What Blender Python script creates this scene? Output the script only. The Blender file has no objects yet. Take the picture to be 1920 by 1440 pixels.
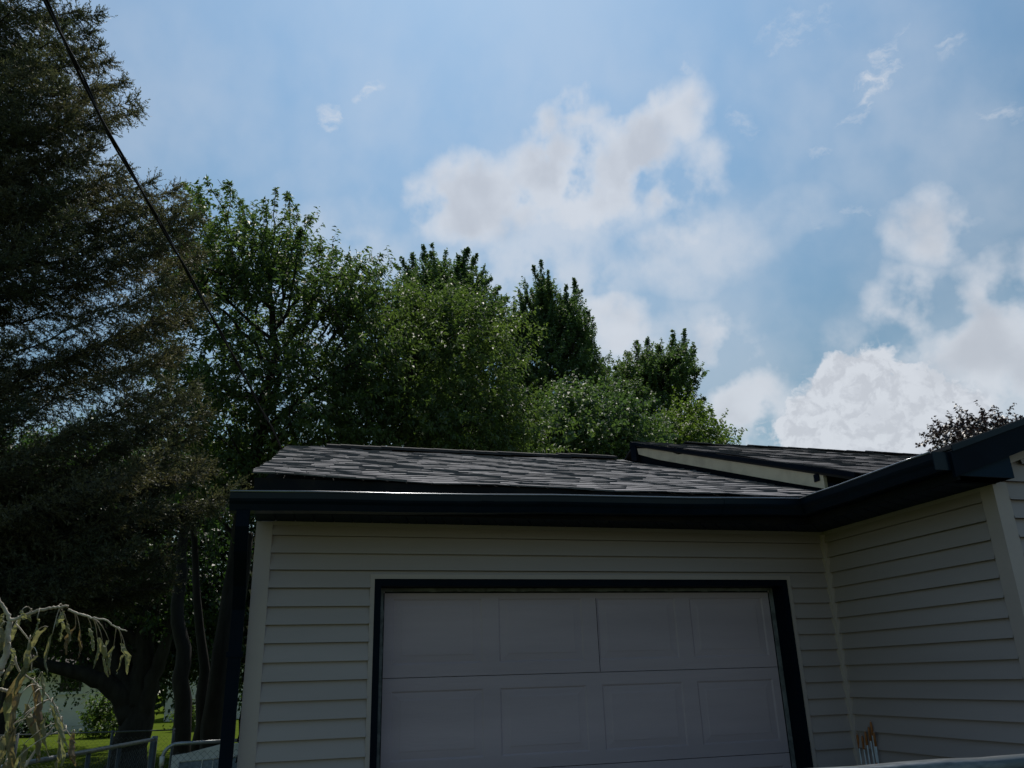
import bpy, math, random
import numpy as np
from mathutils import Vector, Matrix

# ------------------------------------------------------------------ scene, camera, world, sun
S = bpy.context.scene
COL = S.collection
G0 = 2.33                                   # siding line 0 above the ground
CAM = np.array([-3.6897, -4.9549, G0 - 0.7330])
FPX, PITCH, ROLL, YAW = 1504.3, 0.35174, -0.03078, 0.27832

def _basis():
    fw = np.array([math.sin(YAW)*math.cos(PITCH), math.cos(YAW)*math.cos(PITCH), math.sin(PITCH)])
    r = np.cross(fw, [0, 0, 1]); r /= np.linalg.norm(r); u = np.cross(r, fw)
    return fw, math.cos(ROLL)*r + math.sin(ROLL)*u, -math.sin(ROLL)*r + math.cos(ROLL)*u
FW, RT, UP = _basis()
def ray(u, v):
    return FW*FPX + RT*(u-960) - UP*(v-720)
def at(u, v, y=None, x=None, z=None, d=None):
    """world point seen at photo pixel (u, v) and lying in the plane y=, x=, z= or at distance d"""
    k = ray(u, v)
    if d is not None: return CAM + k/np.linalg.norm(k)*d
    if y is not None: t = (y-CAM[1])/k[1]
    elif x is not None: t = (x-CAM[0])/k[0]
    else: t = (z-CAM[2])/k[2]
    return CAM + k*t
def azel(u, v):
    k = ray(u, v)
    return math.degrees(math.atan2(k[0], k[1])), math.degrees(math.asin(k[2]/np.linalg.norm(k)))

cam = bpy.data.cameras.new('camera'); cam.sensor_width = 36; cam.lens = 36*FPX/1920
cam.clip_start = 0.05; cam.clip_end = 2000
co = bpy.data.objects.new('camera', cam); COL.objects.link(co)
M = Matrix.Identity(4)
for i in range(3):
    M[i][0] = RT[i]; M[i][1] = UP[i]; M[i][2] = -FW[i]; M[i][3] = CAM[i]
co.matrix_world = M
S.camera = co

SUN_EL, SUN_AZ = 62.0, 14.0                 # azimuth from +y towards +x
SKY = 0.085
S.view_settings.view_transform = 'Standard'; S.view_settings.look = 'None'
S.view_settings.exposure = 0.0; S.view_settings.gamma = 1

W = bpy.data.worlds.new('World'); S.world = W; W.use_nodes = True
nt = W.node_tree; nt.nodes.clear(); L = nt.links.new
def nd(tree, t, **k):
    n = tree.nodes.new(t)
    for a, b in k.items(): setattr(n, a, b)
    return n
def math_(tree, op, a, b=None, c=None, clamp=False):
    n = tree.nodes.new('ShaderNodeMath'); n.operation = op; n.use_clamp = clamp
    for i, s in enumerate((a, b, c)):
        if s is None: continue
        if isinstance(s, (int, float)): n.inputs[i].default_value = s
        else: tree.links.new(s, n.inputs[i])
    return n.outputs[0]
sky = nd(nt, 'ShaderNodeTexSky', sky_type='NISHITA'); sky.sun_disc = False
sky.sun_elevation = math.radians(SUN_EL); sky.sun_rotation = math.radians(SUN_AZ)
sky.air_density = 1.5; sky.dust_density = 0.4; sky.ozone_density = 1.5; sky.altitude = 200
tc = nd(nt, 'ShaderNodeTexCoord'); sep = nd(nt, 'ShaderNodeSeparateXYZ'); L(tc.outputs['Generated'], sep.inputs[0])
az = math_(nt, 'MULTIPLY', math_(nt, 'ARCTAN2', sep.outputs[0], sep.outputs[1]), 57.29578)
el = math_(nt, 'MULTIPLY', math_(nt, 'ARCSINE', sep.outputs[2]), 57.29578)
cmb = nd(nt, 'ShaderNodeCombineXYZ'); L(az, cmb.inputs[0]); L(el, cmb.inputs[1])
def noise(tree, vec, scale, detail=6, rough=0.55, dim='3D', dist=0.0, col=False):
    n = tree.nodes.new('ShaderNodeTexNoise'); n.noise_dimensions = dim
    n.inputs['Scale'].default_value = scale; n.inputs['Detail'].default_value = detail
    n.inputs['Roughness'].default_value = rough; n.inputs['Distortion'].default_value = dist
    if vec is not None: tree.links.new(vec, n.inputs['Vector'])
    return n.outputs['Color' if col else 'Fac']
def vmath(tree, op, a, b=None, scale=None):
    n = tree.nodes.new('ShaderNodeVectorMath'); n.operation = op
    for i, s in enumerate((a, b)):
        if s is None: continue
        if isinstance(s, tuple): n.inputs[i].default_value = s
        else: tree.links.new(s, n.inputs[i])
    if scale is not None: n.inputs['Scale'].default_value = scale
    return n.outputs['Value'] if op == 'LENGTH' else n.outputs[0]
def mrange(tree, v, a, b, c=0.0, d=1.0, smooth=False):
    n = tree.nodes.new('ShaderNodeMapRange'); n.interpolation_type = 'SMOOTHSTEP' if smooth else 'LINEAR'
    tree.links.new(v, n.inputs[0])
    for i, s in enumerate((a, b, c, d)): n.inputs[1+i].default_value = s
    return n.outputs[0]
wob = vmath(nt, 'SCALE', vmath(nt, 'SUBTRACT', noise(nt, cmb.outputs[0], 0.16, 5, 0.52, col=True), (0.5, 0.5, 0.5)), scale=3.4)
pv = vmath(nt, 'ADD', cmb.outputs[0], wob)
wob2 = vmath(nt, 'SCALE', vmath(nt, 'SUBTRACT', noise(nt, cmb.outputs[0], 0.45, 4, 0.55, col=True), (0.5, 0.5, 0.5)), scale=2.2)
pv2 = vmath(nt, 'ADD', cmb.outputs[0], wob2)
def blob(u, v, ru, rv, ang, wgt, vec):
    a, e = azel(u, v); k = 0.0450
    m = nd(nt, 'ShaderNodeMapping', vector_type='TEXTURE')
    m.inputs['Location'].default_value = (a, e, 0); m.inputs['Rotation'].default_value = (0, 0, math.radians(ang))
    m.inputs['Scale'].default_value = (ru*k/math.cos(math.radians(e)), rv*k, 1)
    L(vec, m.inputs['Vector'])
    return math_(nt, 'MULTIPLY', mrange(nt, vmath(nt, 'LENGTH', m.outputs[0]), 1.0, 0.15, 0, 1, True), wgt)
SKY_SOFT, SKY_GAIN = 0.022, (1.12, 1.30, 1.28)
def soft_vec(x):
    c = nd(nt, 'ShaderNodeCombineXYZ')
    for i in range(3): L(x, c.inputs[i])
    return c.outputs[0]
def union(items):
    r = None
    for s in items:
        r = s if r is None else math_(nt, 'MAXIMUM', r, s)
    return r
# fair-weather cumulus, cirrus wisps and the bank over the horizon: centre, radii, tilt, density
cumulus = union([blob(*q, pv) for q in [
    (900, 370, 190, 120, 10, 1.0), (1040, 330, 190, 120, 15, 1.0), (1190, 290, 180, 120, 25, 0.95), (1060, 225, 150, 60, 10, 0.7),
    (1270, 230, 120, 90, 30, 0.75), (1260, 370, 170, 80, 5, 0.7), (900, 450, 120, 80, 40, 0.55),
    (1150, 610, 130, 110, 0, 0.85), (1330, 660, 100, 110, 50, 0.7), (1400, 770, 150, 120, 0, 0.9),
    (1560, 800, 200, 120, 10, 0.6), (1720, 770, 200, 120, 0, 0.6), (1860, 650, 220, 200, 20, 0.9),
    (1700, 590, 150, 120, 30, 0.7), (1740, 420, 120, 110, -30, 0.72), (2050, 620, 200, 250, 0, 0.9),
    (600, 560, 160, 90, 0, 0.4), (1000, 500, 260, 120, -5, 0.45), (1270, 440, 220, 70, 5, 0.6), (960, 410, 180, 90, 10, 0.75), (1110, 375, 190, 100, 5, 0.85), (860, 340, 120, 70, 10, 0.8), (1030, 325, 250, 115, 14, 0.9), (1190, 300, 170, 110, 20, 0.9), (1320, 300, 90, 80, 0, 0.6)]])
soft_c = union([blob(*q, pv) for q in [(1050, 380, 330, 170, 10, 0.9), (1000, 520, 330, 150, 0, 0.8), (640, 480, 260, 170, 0, 0.5), (1420, 830, 420, 130, 0, 0.9), (1850, 760, 300, 180, 0, 0.95), (1300, 470, 220, 150, 0, 0.7), (1250, 680, 260, 160, 0, 0.8), (1800, 690, 300, 190, 0, 0.95), (1500, 400, 200, 120, 0, 0.4)]])
cumhead = union([blob(*q, pv2) for q in [
    (1590, 720, 120, 75, 20, 1.0), (1680, 745, 130, 90, 0, 1.0), (1530, 800, 120, 90, 30, 1.0), (1760, 770, 120, 90, 0, 0.9), (1640, 800, 260, 90, 0, 1.0)]])
wisp = union([blob(*q, pv2) for q in [
    (620, 225, 36, 44, 60, 0.75), (690, 165, 60, 26, 25, 0.7), (1650, 140, 90, 55, 35, 0.8), (1690, 100, 60, 60, 40, 0.6), (1495, 60, 110, 75, 0, 0.5), (1600, 220, 80, 30, 0, 0.55),
    (1290, 120, 26, 45, 70, 0.5), (1390, 230, 50, 50, -40, 0.45), (1545, 290, 75, 26, -20, 0.5), (1850, 220, 90, 45, -15, 0.55), (1775, 90, 35, 45, 40, 0.5),
    (1560, 420, 150, 45, 10, 0.45), (1280, 560, 70, 28, 20, 0.6), (1230, 520, 120, 40, 10, 0.5), (1870, 470, 60, 40, 0, 0.4), (1330, 540, 110, 40, 0, 0.4), (1480, 700, 70, 60, 0, 0.4)]])
fine = noise(nt, cmb.outputs[0], 0.30, 8, 0.52)
finer = noise(nt, pv2, 0.9, 8, 0.58)
streak_m = nd(nt, 'ShaderNodeMapping'); streak_m.inputs['Rotation'].default_value = (0, 0, math.radians(-35)); streak_m.inputs['Scale'].default_value = (0.35, 1.1, 1)
L(pv2, streak_m.inputs['Vector']); streak = noise(nt, streak_m.outputs[0], 1.1, 8, 0.62)
big = noise(nt, cmb.outputs[0], 0.07, 4, 0.5)
sunward = mrange(nt, sep.outputs[1], -0.25, 0.55, 0.0, 1.0, True)
c1 = mrange(nt, math_(nt, 'MULTIPLY_ADD', fine, 1.0, math_(nt, 'SUBTRACT', cumulus, 0.50)), 0.12, 0.90, 0, 0.82, True)
c2 = mrange(nt, math_(nt, 'MULTIPLY', wisp, math_(nt, 'MULTIPLY_ADD', streak, 2.6, -0.55)), 0.05, 1.15, 0, 0.80, True)
c3 = mrange(nt, math_(nt, 'MULTIPLY_ADD', finer, 0.9, math_(nt, 'SUBTRACT', cumhead, 0.45)), 0.22, 0.62, 0, 0.88, True)
veil = math_(nt, 'MULTIPLY', mrange(nt, math_(nt, 'MULTIPLY_ADD', fine, 0.35, big), 0.45, 0.9, 0.0, 0.30, True), mrange(nt, el, 52.0, 34.0, 0.15, 1.0, True))
low = mrange(nt, el, 14.0, 2.0, 0.0, 0.25, True)
hz_ = math_(nt, 'MULTIPLY', math_(nt, 'ADD', veil, low), sunward)
c4 = math_(nt, 'MULTIPLY', mrange(nt, math_(nt, 'MULTIPLY', soft_c, math_(nt, 'MULTIPLY_ADD', fine, 1.6, 0.15)), 0.02, 0.85, 0, 1, True), 0.62)
dens = math_(nt, 'MAXIMUM', math_(nt, 'MAXIMUM', math_(nt, 'MAXIMUM', c1, c4), c2), math_(nt, 'MAXIMUM', c3, hz_))
# self shadow of the thick parts
core = mrange(nt, math_(nt, 'MULTIPLY', cumulus, math_(nt, 'MULTIPLY_ADD', noise(nt, pv, 0.20, 4, 0.45), 1.7, 0.05)), 0.48, 1.10, 0, 1, True)
lump = mrange(nt, finer, 0.35, 0.65, 0.0, 1.0, True)
shade = math_(nt, 'MAXIMUM', math_(nt, 'MULTIPLY', core, 0.62), math_(nt, 'MULTIPLY', mrange(nt, finer, 0.58, 0.40, 0, 0.55, True), math_(nt, 'MULTIPLY', c3, 1.0)))
ccol = nd(nt, 'ShaderNodeMix', data_type='RGBA'); L(shade, ccol.inputs[0])
CLOUD_LIT, CLOUD_DIM = (8.3, 8.6, 9.2, 1), (5.4, 5.6, 6.2, 1)
ccol.inputs[6].default_value = CLOUD_LIT; ccol.inputs[7].default_value = CLOUD_DIM
# hazy summer sky: the aureole round the sun is soft-limited, the air slightly milky
lum = vmath(nt, 'LENGTH', sky.outputs[0])
soft = math_(nt, 'DIVIDE', 1.0, math_(nt, 'MULTIPLY_ADD', lum, SKY_SOFT, 1.0))
skc = vmath(nt, 'MULTIPLY', vmath(nt, 'MULTIPLY', sky.outputs[0], SKY_GAIN), soft_vec(soft))
sunv = nd(nt, 'ShaderNodeVectorMath', operation='DOT_PRODUCT'); L(tc.outputs['Generated'], sunv.inputs[0])
sunv.inputs[1].default_value = (math.sin(math.radians(SUN_AZ))*math.cos(math.radians(SUN_EL)), math.cos(math.radians(SUN_AZ))*math.cos(math.radians(SUN_EL)), math.sin(math.radians(SUN_EL)))
skc = vmath(nt, 'MULTIPLY', skc, soft_vec(mrange(nt, sunv.outputs['Value'], 0.70, 0.97, 0.77, 1.28)))     # hazier and brighter towards the sun
mixc = nd(nt, 'ShaderNodeMix', data_type='RGBA'); L(dens, mixc.inputs[0]); L(skc, mixc.inputs[6]); L(ccol.outputs[2], mixc.inputs[7])
bg = nd(nt, 'ShaderNodeBackground'); bg.inputs[1].default_value = SKY
L(mixc.outputs[2], bg.inputs[0])
wo = nd(nt, 'ShaderNodeOutputWorld'); L(bg.outputs[0], wo.inputs[0])

sl = bpy.data.lights.new('sun', 'SUN'); sl.energy = 4.0; sl.angle = math.radians(0.6); sl.color = (1.0, 0.94, 0.85)
so = bpy.data.objects.new('sun', sl); COL.objects.link(so)
sd = Vector((math.sin(math.radians(SUN_AZ))*math.cos(math.radians(SUN_EL)), math.cos(math.radians(SUN_AZ))*math.cos(math.radians(SUN_EL)), math.sin(math.radians(SUN_EL))))
so.rotation_euler = sd.to_track_quat('Z', 'Y').to_euler(); so.location = (0, 0, 30)

# ------------------------------------------------------------------ helpers
rng = np.random.default_rng(11)
random.seed(7)

class MB:
    def __init__(s): s.v = []; s.f = []; s.n = 0; s.t = []
    def add(s, v, f, t=None):
        v = [tuple(map(float, q)) for q in v]
        s.f += [tuple(i+s.n for i in q) for q in f]; s.v += v; s.n += len(v)
        if t is not None: s.t += [t]*len(f)
    def quad(s, a, b, c, d, t=None): s.add([a, b, c, d], [(0, 1, 2, 3)], t)
    def box(s, x0, x1, y0, y1, z0, z1, t=None):
        s.hexa([(x0, y0, z0), (x1, y0, z0), (x1, y1, z0), (x0, y1, z0), (x0, y0, z1), (x1, y0, z1), (x1, y1, z1), (x0, y1, z1)], t)
    def hexa(s, p, t=None):
        s.add(p, [(0, 3, 2, 1), (4, 5, 6, 7), (0, 1, 5, 4), (1, 2, 6, 5), (2, 3, 7, 6), (3, 0, 4, 7)], t)
    def prism(s, prof, a, b):
        """closed profile: list of 3D points at end a and matching list at end b"""
        n = len(prof); pa = [np.add(q, a) for q in prof]; pb = [np.add(q, b) for q in prof]
        s.add(pa+pb, [tuple(range(n))[::-1], tuple(range(n, 2*n))]+[(i, (i+1) % n, n+(i+1) % n, n+i) for i in range(n)])
    def tube(s, pts, rad, k=8, cap=True):
        pts = np.array(pts, float); n = len(pts)
        rad = np.broadcast_to(np.array(rad, float), (n,))
        tg = np.gradient(pts, axis=0); tg /= np.linalg.norm(tg, axis=1)[:, None]+1e-12
        ref = np.array([0, 0, 1.0]) if abs(tg[0][2]) < .9 else np.array([1.0, 0, 0])
        a = np.cross(tg[0], ref); a /= np.linalg.norm(a)
        V = []
        for i in range(n):
            a = a - tg[i]*(a@tg[i]); a /= np.linalg.norm(a)+1e-12
            b = np.cross(tg[i], a)
            for j in range(k):
                th = 2*math.pi*j/k
                V.append(pts[i]+rad[i]*(a*math.cos(th)+b*math.sin(th)))
        F = [(i*k+j, i*k+(j+1) % k, (i+1)*k+(j+1) % k, (i+1)*k+j) for i in range(n-1) for j in range(k)]
        if cap: F += [tuple(range(k))[::-1], tuple(range((n-1)*k, n*k))]
        s.add(V, F)
    def build(s, name, mat, parent=None, smooth=False):
        me = bpy.data.meshes.new(name); me.from_pydata(s.v, [], s.f); me.update()
        if s.t:
            at_ = me.attributes.new('tint', 'FLOAT', 'FACE'); at_.data.foreach_set('value', np.array(s.t, np.float32))
        if smooth: me.polygons.foreach_set('use_smooth', [True]*len(me.polygons))
        me.materials.append(mat)
        o = bpy.data.objects.new(name, me); COL.objects.link(o)
        if parent: o.parent = parent; o.matrix_parent_inverse = Matrix.Translation(-Vector(parent.location))
        return o
def thing(name, label, cat, loc=(0, 0, 0), group=None):
    o = bpy.data.objects.new(name, None); COL.objects.link(o); o.location = loc; o.empty_display_size = 0.2
    o['label'] = label; o['category'] = cat
    if group: o['group'] = group
    return o
def tag(o, label, cat, group=None):
    o['label'] = label; o['category'] = cat
    if group: o['group'] = group
    return o
def structure(o): o['kind'] = 'structure'; return o
def quads(name, V, mat, parent, tint=None, smooth=False):
    """V: (N,4,3) array of loose quads"""
    V = np.ascontiguousarray(V, dtype=np.float32); n = len(V)
    me = bpy.data.meshes.new(name)
    me.vertices.add(n*4); me.vertices.foreach_set('co', V.reshape(-1))
    me.loops.add(n*4); me.loops.foreach_set('vertex_index', np.arange(n*4, dtype=np.int32))
    me.polygons.add(n); me.polygons.foreach_set('loop_start', np.arange(0, n*4, 4, dtype=np.int32))
    me.update(calc_edges=True)
    if tint is not None:
        a = me.attributes.new('tint', 'FLOAT', 'FACE'); a.data.foreach_set('value', np.asarray(tint, np.float32))
    me.materials.append(mat)
    o = bpy.data.objects.new(name, me); COL.objects.link(o)
    if parent: o.parent = parent; o.matrix_parent_inverse = Matrix.Translation(-Vector(parent.location))
    return o

# ------------------------------------------------------------------ materials
def mat(name, col, rough=0.6, spec=0.4, metal=0.0, var=0.0, vscale=4.0, bump=0.0, bscale=60.0, stretch=None, col2=None, patch=None):
    m = bpy.data.materials.new(name); m.use_nodes = True; t = m.node_tree
    b = t.nodes['Principled BSDF']; b.inputs['Roughness'].default_value = rough; b.inputs['Metallic'].default_value = metal
    b.inputs['Specular IOR Level'].default_value = spec
    tcn = t.nodes.new('ShaderNodeTexCoord'); vec = tcn.outputs['Object']
    if stretch:
        mp = t.nodes.new('ShaderNodeMapping'); mp.inputs['Scale'].default_value = stretch; t.links.new(vec, mp.inputs[0]); vec = mp.outputs[0]
    c2 = col2 or tuple(c*(1-var) for c in col)
    mx = t.nodes.new('ShaderNodeMix'); mx.data_type = 'RGBA'
    mx.inputs[6].default_value = (*col, 1); mx.inputs[7].default_value = (*c2, 1)
    f = mrange(t, noise(t, vec, vscale, 7, 0.6), *(patch or (0.32, 0.68)), 0, 1)
    t.links.new(f, mx.inputs[0]); t.links.new(mx.outputs[2], b.inputs['Base Color'])
    if bump:
        bp = t.nodes.new('ShaderNodeBump'); bp.inputs['Strength'].default_value = bump; bp.inputs['Distance'].default_value = 0.01
        t.links.new(noise(t, vec, bscale, 4, 0.6), bp.inputs['Height']); t.links.new(bp.outputs[0], b.inputs['Normal'])
    return m
def tint_mat(name, ca, cb, rough=0.9, bump=0.4, bscale=180, spec=0.3):
    m = bpy.data.materials.new(name); m.use_nodes = True; t = m.node_tree
    b = t.nodes['Principled BSDF']; b.inputs['Roughness'].default_value = rough; b.inputs['Specular IOR Level'].default_value = spec
    a = t.nodes.new('ShaderNodeAttribute'); a.attribute_name = 'tint'
    mx = t.nodes.new('ShaderNodeMix'); mx.data_type = 'RGBA'; mx.inputs[6].default_value = (*ca, 1); mx.inputs[7].default_value = (*cb, 1)
    tcn = t.nodes.new('ShaderNodeTexCoord')
    f = math_(t, 'ADD', a.outputs['Fac'], math_(t, 'MULTIPLY_ADD', noise(t, tcn.outputs['Object'], 9, 8, 0.7), 0.36, -0.18), clamp=True)
    t.links.new(f, mx.inputs[0]); t.links.new(mx.outputs[2], b.inputs['Base Color'])
    bp = t.nodes.new('ShaderNodeBump'); bp.inputs['Strength'].default_value = bump; bp.inputs['Distance'].default_value = 0.004
    t.links.new(noise(t, tcn.outputs['Object'], bscale, 3, 0.7), bp.inputs['Height']); t.links.new(bp.outputs[0], b.inputs['Normal'])
    return m
def leaf_mat(name, ca, cb, trans, tf=0.45, rough=0.45, spec=0.35):
    m = bpy.data.materials.new(name); m.use_nodes = True; t = m.node_tree
    b = t.nodes['Principled BSDF']; b.inputs['Roughness'].default_value = rough; b.inputs['Specular IOR Level'].default_value = spec
    a = t.nodes.new('ShaderNodeAttribute'); a.attribute_name = 'tint'
    mx = t.nodes.new('ShaderNodeMix'); mx.data_type = 'RGBA'; mx.inputs[6].default_value = (*ca, 1); mx.inputs[7].default_value = (*cb, 1)
    t.links.new(a.outputs['Fac'], mx.inputs[0]); t.links.new(mx.outputs[2], b.inputs['Base Color'])
    tr = t.nodes.new('ShaderNodeBsdfTranslucent')
    m2 = t.nodes.new('ShaderNodeMix'); m2.data_type = 'RGBA'; m2.blend_type = 'MULTIPLY'; m2.inputs[0].default_value = 1
    t.links.new(mx.outputs[2], m2.inputs[6]); m2.inputs[7].default_value = (*trans, 1)
    t.links.new(m2.outputs[2], tr.inputs['Color'])
    ms = t.nodes.new('ShaderNodeMixShader'); ms.inputs[0].default_value = tf
    t.links.new(b.outputs[0], ms.inputs[1]); t.links.new(tr.outputs[0], ms.inputs[2])
    t.links.new(ms.outputs[0], t.nodes['Material Output'].inputs['Surface'])
    return m

SIDING = mat('vinyl siding', (0.400, 0.336, 0.334), 0.5, 0.35, var=0.17, vscale=2.2, bump=0.05, bscale=30, stretch=(0.15, 0.15, 1.0))
CORNER = mat('corner vinyl', (0.425, 0.352, 0.338), 0.5, 0.35, var=0.08, vscale=3)
DOORM = mat('door paint', (0.47, 0.375, 0.42), 0.6, 0.25, var=0.20, vscale=3.0, bump=0.15, bscale=90, stretch=(0.12, 1, 1))
GRIME = mat('grimy weather strip', (0.20, 0.21, 0.215), 0.8, 0.2, col2=(0.11, 0.115, 0.115), vscale=14, patch=(0.42, 0.62), bump=0.4, bscale=80)
BLACK = mat('black aluminium', (0.002, 0.007, 0.016), 0.55, 0.06, var=0.3, vscale=6)
GUTM = mat('black gutter enamel', (0.003, 0.012, 0.024), 0.30, 0.18, var=0.3, vscale=9, bump=0.03, bscale=12)
LIPM = mat('glossy gutter lip', (0.20, 0.21, 0.23), 0.20, 0.9, metal=0.6, var=0.3, vscale=9)  # paler than the gutter enamel, so the colour carries part of the glint
SOFFIT = mat('black soffit vinyl', (0.003, 0.018, 0.040), 0.55, 0.10, var=0.2)
FASCIA = mat('weathered fascia', (0.009, 0.011, 0.014), 0.75, 0.1, col2=(0.030, 0.024, 0.021), vscale=3.0, patch=(0.5, 0.75))
GAPM = mat('shaded gap strip', (0.03, 0.035, 0.035), 0.8, 0.1, var=0.6, vscale=12)  # dark colour stands in for the shaded gap round the door
POST = mat('pale corner post', (0.50, 0.42, 0.39), 0.5, 0.35, var=0.08, vscale=3)
CREAM = mat('cream rake paint', (0.62, 0.54, 0.40), 0.6, 0.3, col2=(0.50, 0.43, 0.32), vscale=6, patch=(0.45, 0.7), bump=0.2, bscale=50)
SHINGLE = tint_mat('asphalt shingle', (0.160, 0.156, 0.168), (0.108, 0.106, 0.115), 0.85, 0.5)
SHINGLE2 = tint_mat('dark asphalt shingle', (0.115, 0.108, 0.114), (0.050, 0.048, 0.054), 0.85, 0.5)
RIDGE = tint_mat('ridge shingle', (0.045, 0.043, 0.046), (0.022, 0.022, 0.026), 0.85, 0.5)
ROOFDECK = mat('roof felt', (0.03, 0.03, 0.032), 0.9, 0.2)
BARK = mat('bark', (0.034, 0.031, 0.029), 0.9, 0.2, var=0.55, vscale=9, bump=0.9, bscale=22, stretch=(1, 1, 0.25))
BARKP = mat('pale bark', (0.55, 0.49, 0.40), 0.75, 0.3, col2=(0.24, 0.20, 0.15), vscale=25, bump=0.4, bscale=60)
GALV = mat('galvanised steel', (0.42, 0.44, 0.46), 0.45, 0.5, metal=0.7, var=0.3, vscale=14)
GALVD = mat('dark galvanised wire', (0.10, 0.115, 0.12), 0.5, 0.4, metal=0.4, var=0.3, vscale=14)
WHITE = mat('white paint', (0.72, 0.71, 0.67), 0.55, 0.4, col2=(0.52, 0.5, 0.45), vscale=9, patch=(0.5, 0.75))
NSIDE = mat('neighbour siding', (0.82, 0.78, 0.70), 0.6, 0.3, var=0.12, vscale=1.5)
NROOF = mat('neighbour roof', (0.13, 0.11, 0.10), 0.9, 0.2, var=0.4, vscale=5)
GLASS = mat('dark window glass', (0.010, 0.014, 0.016), 0.25, 0.25, var=0.2)
GLASSB = mat('sky-reflecting glass', (0.05, 0.07, 0.085), 0.12, 0.8, col2=(0.16, 0.19, 0.21), vscale=9, patch=(0.45, 0.6))  # pale blue-grey patches put reflected sky into the colour
RUBBER = mat('black rubber', (0.012, 0.012, 0.013), 0.6, 0.3, var=0.2)
RIMM = mat('scuffed dark steel rim', (0.10, 0.115, 0.125), 0.38, 0.5, metal=0.35, col2=(0.26, 0.27, 0.28), vscale=18, patch=(0.52, 0.72), bump=0.25, bscale=40, stretch=(0.25, 1, 1))
TRAILP = mat('black trailer paint', (0.012, 0.013, 0.015), 0.4, 0.4, var=0.3)
ORANGE = mat('orange marker plastic', (0.42, 0.15, 0.04), 0.45, 0.4, var=0.3, vscale=30)
ROD = mat('white fibreglass rod', (0.72, 0.76, 0.80), 0.4, 0.4, var=0.15, vscale=20)
CABLEB = mat('black cable insulation', (0.010, 0.011, 0.011), 0.6, 0.12, var=0.3, vscale=10)
CABLEG = mat('bare aluminium strand', (0.016, 0.017, 0.017), 0.6, 0.1, metal=0.0, var=0.3, vscale=12)
GRASS = mat('lawn grass', (0.080, 0.108, 0.016), 1.0, 0.0, col2=(0.055, 0.085, 0.010), vscale=1.2, bump=1.0, bscale=35)
ASPH = mat('driveway asphalt', (0.050, 0.048, 0.050), 0.9, 0.25, var=0.35, vscale=2, bump=0.5, bscale=120)
SPRUCE = leaf_mat('spruce needles', (0.070, 0.086, 0.056), (0.120, 0.116, 0.076), (1.2, 1.2, 0.7), 0.34, 0.55, 0.25)
LONG = leaf_mat('long green leaves', (0.064, 0.098, 0.054), (0.128, 0.164, 0.068), (1.35, 1.65, 0.6), 0.36, 0.55, 0.28)
MAPLE = leaf_mat('maple leaves', (0.076, 0.118, 0.074), (0.135, 0.180, 0.082), (1.3, 1.6, 0.6), 0.34, 0.55, 0.28)
LIGHT = leaf_mat('light green leaves', (0.062, 0.100, 0.044), (0.125, 0.165, 0.054), (1.35, 1.65, 0.5), 0.40, 0.55, 0.28)
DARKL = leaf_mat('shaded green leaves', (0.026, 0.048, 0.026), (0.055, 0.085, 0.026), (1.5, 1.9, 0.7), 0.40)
REDL = leaf_mat('purple leaves', (0.020, 0.021, 0.022), (0.036, 0.028, 0.030), (1.3, 0.8, 0.8), 0.2)
WILT = leaf_mat('wilted leaves', (0.230, 0.240, 0.150), (0.150, 0.100, 0.065), (1.2, 1.2, 0.7), 0.45, 0.5, 0.4)

# ------------------------------------------------------------------ ground
def sheet(name, x0, x1, y0, y1, z, m, n=1):
    mb = MB()
    for i in range(n):
        for j in range(n):
            a = x0+(x1-x0)*i/n; b = x0+(x1-x0)*(i+1)/n; c = y0+(y1-y0)*j/n; d = y0+(y1-y0)*(j+1)/n
            mb.quad((a, c, z), (b, c, z), (b, d, z), (a, d, z))
    return structure(mb.build(name, m))
sheet('ground', -300, 300, -300, 300, 0.0, GRASS)
sheet('driveway', -4.5, 16.0, -40, 0.15, 0.005, ASPH)  # unseen; widened over the front yard to cut green bounce onto the wall

# ------------------------------------------------------------------ the house with its garage
EXP = 0.1016
house = thing('house', 'beige clapboard sided garage and house corner with black gutters and shingled roofs', 'house', (-2.0, 2.0, 0))
def course_strip(mb, a, b, nrm, z0, z1, zmin, zmax):
    """one lap of siding between z0 (bottom) and z1 (top) running from a to b (2D), nrm = outward"""
    lo, hi = max(z0, zmin), min(z1, zmax)
    if hi-lo < 0.004: return
    k = lambda z: 0.003+0.023*(z1-z)/(z1-z0)
    ax, ay = a; bx, by = b; nx, ny = nrm
    p = lambda x, y, z, o: (x+nx*o, y+ny*o, z)
    mb.quad(p(ax, ay, lo, k(lo)), p(bx, by, lo, k(lo)), p(bx, by, hi, k(hi)), p(ax, ay, hi, k(hi)))
    mb.quad(p(ax, ay, lo+.003, 0.0), p(bx, by, lo+.003, 0.0), p(bx, by, lo, k(lo)), p(ax, ay, lo, k(lo)))
srg = np.random.default_rng(19)
def siding(mb, a, b, nrm, zmin, zmax):
    i = -30; Lw = math.hypot(b[0]-a[0], b[1]-a[1])
    while i < 30:
        z0 = G0 - i*EXP+srg.normal(0, .0012); n = max(2, int(Lw/.45)); pts = [(a[0]+(b[0]-a[0])*k/n, a[1]+(b[1]-a[1])*k/n) for k in range(n+1)]
        wv = srg.normal(0, .0007, n+1)                # slight waviness along every lap
        j = srg.integers(1, n) if (Lw > 2.5 and srg.random() < .6) else -1
        for k in range(n):
            o = .0022 if (j > 0 and k >= j) else 0.0   # one length overlaps the next at a joint
            p = (pts[k][0]+nrm[0]*(o+abs(wv[k])), pts[k][1]+nrm[1]*(o+abs(wv[k]))); q = (pts[k+1][0]+nrm[0]*(o+abs(wv[k+1])), pts[k+1][1]+nrm[1]*(o+abs(wv[k+1])))
            course_strip(mb, p, q, nrm, z0, z0+EXP, zmin, zmax)
        i += 1
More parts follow.
